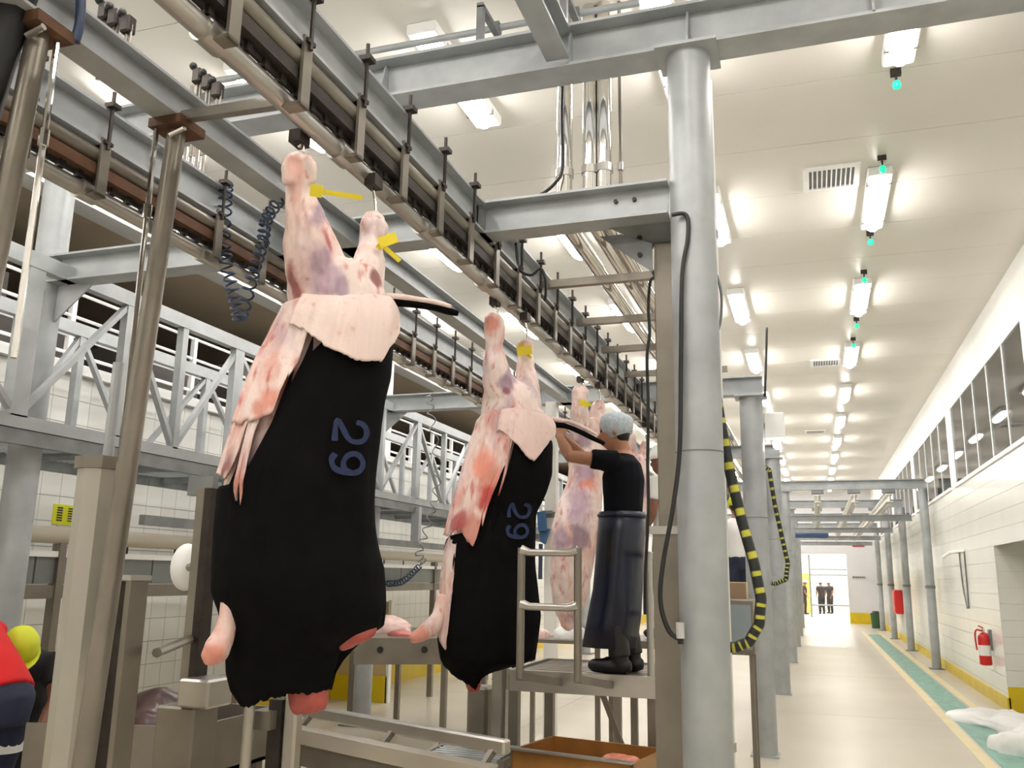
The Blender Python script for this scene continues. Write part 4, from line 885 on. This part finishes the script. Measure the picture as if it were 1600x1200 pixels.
pt2 = [(C2.fp(766, 505, -.2), .06, OR), (C2.front(765, 575), .06, PU*1.2), (C2.front(790, 605), .06, PU), (C2.front(800, 590), .05, PU*.9), (C2.front(790, 622), .03, RD*.7+PU*.3), (C2.front(760, 585), .03, OR), (C2.front(848, 640), .03, RD*.7), (C2.front(780, 740), .09, OR), (C2.front(760, 700), .08, OR*1.1)]
paintv(bd, lambda p: flesh_col(p, pt2, .05))
hide(C2, k2, [(700, 842), (712, 838), (731, 834), (740, 846), (756, 832), (760, 792), (780, 780), (785, 739), (797, 705), (803, 697), (820, 710), (840, 705), (856, 690)],
     [(690, 1015), (700, 1040), (718, 1056), (744, 1076), (770, 1045), (800, 1042), (832, 1028)], nc=100, nr=50)
flap(C2, k2, 'hide_flap', [(770, 655), (785, 648), (805, 646), (830, 648), (852, 652)], [(772, 690), (785, 680), (797, 694), (806, 704), (815, 718), (826, 728), (836, 714), (843, 702), (855, 680)], .04, lambda p: fcol(p)*.7+PK*.3, -.35, .98, 40, 20)
rcol = lambda p: flesh_col(p, [(C2.front(772, 760, .04), .09, OR), (C2.front(768, 785, .04), .07, RD*1.6), (C2.front(745, 835, .04), .08, OR*.8), (C2.front(728, 822, .04), .06, RD), (C2.front(760, 730, .04), .07, OR*1.2)], .2)
flap(C2, k2, 'skin_fold', [(748, 660), (760, 650), (775, 648), (798, 652)], [(704, 836), (712, 840), (722, 832), (731, 832), (738, 850), (745, 856), (750, 842), (757, 832), (760, 796), (768, 788), (778, 786), (782, 770), (786, 742), (792, 730), (798, 702)], .04, rcol, -.97, .0, 60, 40, flesh)
flap(C2, k2, 'skin_strip', [(698, 836), (706, 836), (716, 838)], [(690, 985), (697, 1000), (704, 1012), (709, 985), (713, 940)], .02, rcol, -.985, -.72, 14, 40, flesh)
limb(C2, k2, 'foreleg_stump', [(694, 930, 10, -.1), (686, 960, 10, -.12), (675, 978, 13, -.14), (658, 992, 12, -.14), (641, 998, 6, -.14)], lambda p: flesh_col(p, [(C2.fp(650, 998, -.2), .08, OR)], .1))
limb(C2, k2, 'neck_stump', [(738, 1040, 14, -.05), (740, 1070, 12, -.05), (740, 1082, 6, -.05)], None, mat('raw_red', (156, 70, 62), .35))
ta = limb(C2, k2, 'tail', [(850, 658, 7, 0), (865, 663, 5, .02), (885, 666, 4, .06), (905, 674, 4, .1), (925, 684, 4, .13), (944, 693, 3, .16)], None, hidem)
limb(C2, ta, 'tail_skin', [(850, 652, 5, 0), (870, 656, 4, .02), (890, 659, 3, .06), (910, 667, 3, .1), (932, 679, 2, .13)], lambda p: flesh_col(p, []))
ear_tag(k2, C2.fp(812, 540, .02), C2.fp(830, 560, 0), .03); MB().bar(C2.fp(808, 550, -.02), C2.fp(831, 546, -.02), .055, .004, tuple(C2.n)).build('tag_plate', tagm, k2)
p1 = C2.fp(773, 494, -.16); p2 = C2.fp(820, 533, .15); hook(k2, p1.x, p1.y, p1.z); hook(k2, p2.x, p2.y, p2.z)
digits(C2, k2, '29', 804, 817, .1, .009)

# ---- fully skinned carcasses
def skinned(c, rows, legs, label, zt, zb, pats, front_leg):
    C = Carcass(c, rows, .8); k = thing('carcass', label, 'carcass', (c[0], c[1], C.z[0]), 'carcasses on the main rail'); mb = MB()
    C.trunk(mb, C.fp(*zb).z, C.fp(*zt).z, -.005); [C.tube(mb, L) for L in legs]; bd = mb.build('body', flesh, k); remesh(bd, .012, 4); lumpy(bd, .016)
    pp = [(C.front(x, y), r, col) for x, y, r, col in pats]; paintv(bd, lambda p: flesh_col(p, pp, .1))
    for L in legs: q = C.fp(L[0][0], L[0][1]+4, L[0][3]); hook(k, q.x, q.y, q.z)
    return C, k
C3, k3 = skinned((-1.72, 7.1, 0), [(660, 893, 946), (680, 892, 947), (700, 890, 945), (730, 888, 945), (750, 885, 944), (780, 874, 942), (800, 866, 940), (825, 862, 937), (857, 859, 932), (900, 858, 926), (940, 862, 916), (975, 874, 900), (990, 880, 893)],
        [[(907, 603, 6, -.12), (907, 612, 13, -.12), (905, 630, 13, -.11), (906, 660, 15, -.08), (910, 690, 20, -.02)], [(935, 624, 5, .12), (935, 632, 10, .12), (934, 650, 12, .1), (935, 675, 14, .06), (930, 700, 20, .02)]],
        'fully skinned pink carcass hanging behind the worker arm', (915, 655), (885, 985),
        [(915, 740, .09, PU*1.2), (905, 790, .12, PU*1.3), (915, 690, .07, PU), (905, 840, .1, PU*.8), (875, 840, .08, PU*1.1), (920, 760, .06, OR*1.2), (900, 700, .05, RD+PU*.3)], [(866, 930, 10, -.1), (858, 955, 9, -.12), (850, 980, 6, -.12)])
ear_tag(k3, C3.fp(906, 628, -.24), C3.fp(925, 634, -.24), .08)
C4, k4 = skinned((-1.72, 9.2, 0), [(715, 975, 1016), (740, 972, 1016), (780, 968, 1014), (820, 962, 1012), (870, 958, 1008), (920, 960, 1004), (950, 968, 992)],
        [[(985, 675, 4, -.1), (985, 682, 9, -.1), (985, 705, 10, -.06), (986, 730, 14, 0)], [(1008, 690, 4, .1), (1007, 697, 8, .1), (1006, 715, 9, .06), (1002, 735, 13, 0)]],
        'skinned pink carcass mostly hidden behind the worker back', (995, 712), (980, 945), [(1005, 760, .1, PU)], [(964, 930, 7, -.1), (960, 950, 6, -.1), (958, 970, 4, -.1)])

# ------------------------------------------------------------------ people
def person(label, base, rz, J, skin_m, top_m, leg_m, headgear, vox=.012, apron=None, boots=True, band=None, lean=0.):
    base = Vector(base); Rm = Matrix.Rotation(rz, 3, 'Z')
    t = thing('person', label, 'person', base)
    T = lambda p: base+Rm@Vector(p)
    side = Rm@Vector((0, 1, 0)); V = lambda *a: [T(p) for p in a]
    pel, wai, che, nec, hd = [Vector(J[k]) for k in ('pelvis', 'waist', 'chest', 'neck', 'head')]
    hf = Vector(J.get('look', (1, 0, 0))).normalized(); hup = Vector((0, 0, 1)); hup = (hup-hf*hf.z).normalized(); hl = hup.cross(hf)
    def hp(f, l, u): return hd+hf*f+hl*l+hup*u
    def head(mb, g=0.):
        pts = [hp(.035, 0, -.125), hp(.03, 0, -.11), hp(.02, 0, -.07), hp(.005, 0, -.02), hp(0, 0, .04), hp(-.008, 0, .08), hp(-.01, 0, .112), hp(-.01, 0, .122)]
        mb.ell(V(*pts), Rm@hl, [.018+g, .034+g, .056+g, .07+g, .074+g, .066+g, .036+g, .012+g], [.02+g, .045+g, .075+g, .09+g, .096+g, .085+g, .046+g, .014+g], 18)
    mb = MB()
    upm = che+(nec-che)*.55
    mb.ell(V(pel+Vector((0, 0, -.1)), pel, wai, che, upm, nec), side, [.12, .16, .14, .165, .15, .06], [.08, .105, .095, .115, .09, .055])
    mb.tube(V(nec-Vector((0, 0, .03)), nec.lerp(hd, .35), hd+Vector((-.01, 0, -.04))), [.058, .054, .056], 12)
    head(mb)
    mb.tube(V(hp(.085, 0, .0), hp(.108, 0, -.03), hp(.1, 0, -.045)), [.01, .016, .012], 8)          # nose
    mb.tube(V(hp(.08, -.02, -.078), hp(.088, 0, -.076), hp(.08, .02, -.078)), [.008, .011, .008], 8)     # lips
    mb.ell(V(hp(.085, -.035, .022), hp(.092, 0, .026), hp(.085, .035, .022)), Rm@hup, [.008]*3, [.01]*3, 8)  # brow
    for s_ in (-1, 1): mb.ball(T(hp(-.012, s_*.076, -.01)), .03, 10, 8, (.7, .55, 1.1))
    for L in ('l', 'r'):
        sh, el, wr_, ha = [Vector(J[L+k]) for k in ('sh', 'el', 'wr', 'ha')]
        mb.tube(V(sh+(che-sh)*.3, sh, sh.lerp(el, .5), el, el.lerp(wr_, .35), wr_), [.05, .056, .047, .04, .041, .026], 12)
        d = (ha-wr_).normalized(); sd = Vector(J.get(L+'palm', (0, 0, 1))); sd = (sd-d*sd.dot(d)).normalized(); up = sd.cross(d)
        mb.ell(V(wr_-d*.01, wr_+d*.03, wr_+d*.065, wr_+d*.09), Rm@sd, [.026, .036, .042, .038], [.02, .018, .017, .013], 12)
        for k, (off, ln) in enumerate(((-.031, .055), (-.011, .072), (.01, .068), (.03, .052))):
            b0 = wr_+d*.08+sd*off; b1 = b0+d*ln*.55+up*.012; b2 = b1+(d*.6+up*.8)*ln*.5; mb.tube(V(b0, b1, b2), [.0095, .009, .0075], 7)
        b0 = wr_+d*.03-sd*.03; b1 = b0+(d*.6-sd*.6)*.045; b2 = b1+(d*.8+up*.4)*.035; mb.tube(V(b0, b1, b2), [.012, .011, .009], 7)
        hip, kn, an = [Vector(J[L+k]) for k in ('hip', 'kn', 'an')]
        mb.tube(V(hip+Vector((0, 0, .04)), hip.lerp(kn, .4), kn, kn.lerp(an, .35), an, an-Vector((0, 0, .04))), [.085, .082, .058, .054, .038, .036], 12)
        tf = Vector(J.get('toe', (1, 0, 0))); an0 = Vector((an.x, an.y, J.get('ground', 0)+.035)); mb.tube(V(an0-tf*.05, an0+tf*.08, an0+tf*.16), [.034, .036, .026], 10)
    o = mb.build('body', skin_m, t); remesh(o, vox, 3)
    mb = MB(); g = .017
    mb.ell(V(pel+Vector((0, 0, .02)), wai, che, upm, nec+(che-nec)*.08), side, [.16+g, .15+g, .168+g, .155+g, .062+g], [.11+g, .105+g, .118+g, .095+g, .058])
    for L in ('l', 'r'):
        sh, el = Vector(J[L+'sh']), Vector(J[L+'el']); f = J.get('sleeve', .62); mb.tube(V(sh+(che-sh)*.35, sh, sh.lerp(el, f*.6), sh.lerp(el, f)), [.065, .075, .066, .064], 12)
    o = mb.build('shirt', top_m, t); remesh(o, vox*1.1, 3)
    mb = MB()
    mb.ell(V(pel+Vector((0, 0, -.12)), pel, pel+(wai-pel)*.5), side, [.15, .178, .172], [.11, .128, .122])
    for L in ('l', 'r'):
        hip, kn, an = [Vector(J[L+k]) for k in ('hip', 'kn', 'an')]; mb.tube(V(hip+Vector((0, 0, .05)), hip.lerp(kn, .4), kn, kn.lerp(an, .5), an+Vector((0, 0, .01))), [.098, .096, .077, .07, .068], 12)
    o = mb.build('trousers', leg_m, t); remesh(o, vox*1.2, 3)
    for L in ('l', 'r'):
        an, kn = Vector(J[L+'an']), Vector(J[L+'kn']); tf = Vector(J.get('toe', (1, 0, 0))); gz = J.get('ground', 0); mb = MB()
        mb.tube(V(an.lerp(kn, .55), an.lerp(kn, .3), an+Vector((0, 0, .03)), Vector((an.x, an.y, gz+.05))), [.072, .068, .056, .05], 12)
        an0 = Vector((an.x, an.y, gz+.045)); mb.tube(V(an0-tf*.07, an0-tf*.03, an0+tf*.08, an0+tf*.17, an0+tf*.2), [.03, .046, .047, .04, .02], 12)
        o = mb.build('boot', blackr, t); remesh(o, vox, 3)
        if band:
            kn_ = kn.lerp(Vector(J[L+'hip']), band); MB().tube(V(kn_-Vector((0, 0, .025)), kn_+Vector((0, 0, .025))), .096, 14).build('reflective_band', white, t, smooth=40)
    # eyes and headgear
    for s_ in (-1, 1): MB().ball(T(hp(.082, s_*.03, .005)), .011, 8, 6).build('eye', eyem, t, smooth=True)
    if headgear == 'net':
        mb = MB(); pts = [hp(-.035, 0, -.035), hp(-.02, 0, .02), hp(-.012, 0, .06), hp(-.012, 0, .1), hp(-.014, 0, .125), hp(-.014, 0, .137)]
        mb.ell(V(*pts), Rm@hl, [.084, .092, .092, .075, .042, .012], [.084, .108, .114, .096, .054, .014], 20); o = mb.build('hair_net', netm, t, smooth=True)
        mb = MB(); mb.ell(V(hp(-.04, 0, -.07), hp(-.038, 0, -.03), hp(-.02, 0, .02)), Rm@hl, [.05, .072, .078], [.045, .066, .088], 16); mb.build('hair', hairm, t, smooth=True)
    else:
        mm = {'white': white, 'lime': lime}[headgear]
        mb = MB(); pts = [hp(0, 0, .015), hp(-.002, 0, .045), hp(-.004, 0, .09), hp(-.006, 0, .125), hp(-.006, 0, .15), hp(-.006, 0, .157)]
        mb.ell(V(*pts), Rm@hl, [.094, .096, .09, .07, .036, .008], [.113, .115, .107, .083, .043, .01], 20); o = mb.build('helmet', mm, t, smooth=True)
        mb = MB(); mb.ell(V(hp(.02, 0, .012), hp(.02, 0, .02)), Rm@hl, [.1, .102], [.145, .147], 20); mb.build('brim', mm, o, smooth=40)
        mb = MB(); mb.ell(V(hp(-.04, 0, -.06), hp(-.03, 0, -.02), hp(-.01, 0, .03)), Rm@hl, [.05, .072, .08], [.045, .066, .09], 16); mb.build('hair', hairm, t, smooth=True)
    if apron:
        R = []
        for i, (z, f0, f1, hwid) in enumerate(apron):
            ring = []
            for k in range(40):
                a = 2*math.pi*k/40; cx_, rx_ = (f0+f1)/2, (f1-f0)/2; fold = 1+.03*math.sin(a*7+i)*min(1, i/3); ring.append(T((cx_+rx_*math.cos(a)*fold, hwid*math.sin(a)*fold, z)))
            R.append(ring)
        o = MB().rings(R, False).build('apron', apronm, t, smooth=True); solid(o, .006)
        pts = [T(((apron[0][1]+apron[0][2])/2+((apron[0][2]-apron[0][1])/2+.004)*math.cos(a), (apron[0][3]+.004)*math.sin(a), apron[0][0]-.02)) for a in [2*math.pi*k/24 for k in range(25)]]
        s_ = MB().tube(pts, .012, 6).build('apron_string', apronm, o)
    return t
stand = dict(pelvis=(-.04, 0, .84), waist=(-.03, 0, .98), chest=(-.02, 0, 1.22), neck=(-.02, 0, 1.4), head=(.02, 0, 1.53), lsh=(-.02, .18, 1.33), rsh=(-.02, -.18, 1.33),
    lel=(0, .23, 1.06), lwr=(.12, .2, .86), lha=(.16, .19, .78), rel=(0, -.23, 1.06), rwr=(.12, -.2, .86), rha=(.16, -.19, .78),
    lhip=(-.03, .09, .82), lkn=(0, .1, .46), lan=(-.03, .1, .09), rhip=(-.03, -.09, .82), rkn=(0, -.1, .46), ran=(-.03, -.1, .09))
wk = dict(stand, pelvis=(-.05, 0, .82), waist=(-.05, 0, .97), chest=(-.055, 0, 1.2), neck=(-.06, .0, 1.37), head=(-.0, .0, 1.505), look=(1, .05, -.05),
    lsh=(-.02, .17, 1.29), lel=(.235, .27, 1.315), lwr=(.345, .1, 1.465), lha=(.37, .05, 1.55), lpalm=(1, 0, 0),
    rsh=(.0, -.16, 1.31), rel=(.25, -.22, 1.36), rwr=(.37, -.06, 1.5), rha=(.42, -.02, 1.56), rpalm=(1, 0, 0),
    lan=(-.04, .09, .09), ran=(-.08, -.1, .09), lkn=(0, .1, .45), rkn=(-.02, -.1, .45), sleeve=.5)
person('worker in dark T-shirt, long navy apron and grey hair net on the platform', (-1.19, 5.66, DZ), math.pi, wk, skin, shirtn, blackr, 'net', .009,
       [(.98, -.19, .1, .175), (.86, -.185, .11, .185), (.7, -.17, .125, .185), (.5, -.16, .145, .18), (.32, -.145, .18, .175), (.15, -.12, .21, .17)])
person('worker in white helmet and white coat half hidden behind the square post', (-1.22, 7.9, 1.1), math.pi*.9, dict(stand), skind, mat('white_coat', (224, 224, 222), .8, 0, .04, 10), blackr, 'white', .014)
o = thing('work_platform', 'second stainless platform behind the square post under the helmeted worker', 'platform', (-1.25, 7.9, 0)); MB().box(-1.62, -.88, 7.5, 8.3, 1.04, 1.1).build('deck', steelm, o)
for xx in (-1.58, -.92):
    for yy in (7.54, 8.26): MB().box(xx-.03, xx+.03, yy-.03, yy+.03, 0, 1.04).build('leg', steelm, o)
for yy in (7.54, 8.26): MB().tube([(-.92, yy, 1.1), (-.92, yy, 1.95)], .02, 8).build('rail_post', steel, o)
MB().tube([(-.92, 7.54, 1.95), (-.92, 8.26, 1.95)], .02, 8).build('handrail', steel, o)
q = P(1150, 795, Y=12); person('distant worker in lime cap seen between the big column and the striped hose', (q.x, 12, q.z-1.5), math.pi*.6, dict(stand), skind, mat('white_coat', (224, 224, 222), .8), trous, 'lime', .018)
o = thing('work_platform', 'tall platform under the distant worker in the lime cap', 'platform', (q.x, 12, 0)); MB().box(q.x-.4, q.x+.3, 11.6, 12.4, q.z-1.56, q.z-1.5).build('deck', steelm, o)
for xx in (q.x-.37, q.x+.27):
    for yy in (11.64, 12.36): MB().box(xx-.03, xx+.03, yy-.03, yy+.03, 0, q.z-1.56).build('leg', steelm, o)
bend = dict(stand, pelvis=(-.1, 0, .86), waist=(-.02, 0, .98), chest=(.16, 0, 1.12), neck=(.3, 0, 1.2), head=(.42, 0, 1.24), look=(.8, 0, -.6),
    lsh=(.22, .17, 1.17), rsh=(.22, -.17, 1.17), lel=(.36, .2, .95), lwr=(.5, .14, .8), lha=(.56, .12, .73), rel=(.36, -.2, .95), rwr=(.5, -.14, .8), rha=(.56, -.12, .73),
    lhip=(-.08, .09, .83), rhip=(-.08, -.09, .83))
person('worker in red shirt and navy trousers with white bands bending at the left edge', (-3.95, 3.6, .1), math.radians(178), bend, skind, redsh, trous, 'lime', .014, band=.45)
o = MB().box(-4.12, -3.8, 3.35, 3.78, 0, .1).build('foot_step', steelm); tag(o, 'low steel foot step under the worker in the red shirt', 'step')
person('worker in black shirt and lime yellow helmet bending over the left trough', (-4.47, 4.3, .0), math.radians(-47), {k: (v[0], v[1], v[2]*.92) if not k.startswith('look') else v for k, v in bend.items()}, skind, blacks, blacks, 'lime', .014)
far = mat('far_clothes', (34, 30, 32), .8)
for k, (px_, zz) in enumerate(((1258, 0), (1283, 0), (1296, 0))):
    q = P(px_, 930, Y=47.5+k); person('dark distant figure standing in the bright far room, %s of three' % ['left', 'middle', 'right'][k], (q.x, q.y, 0), [0, 2, 4][k], dict(stand), skind, far, far, 'white', .03)
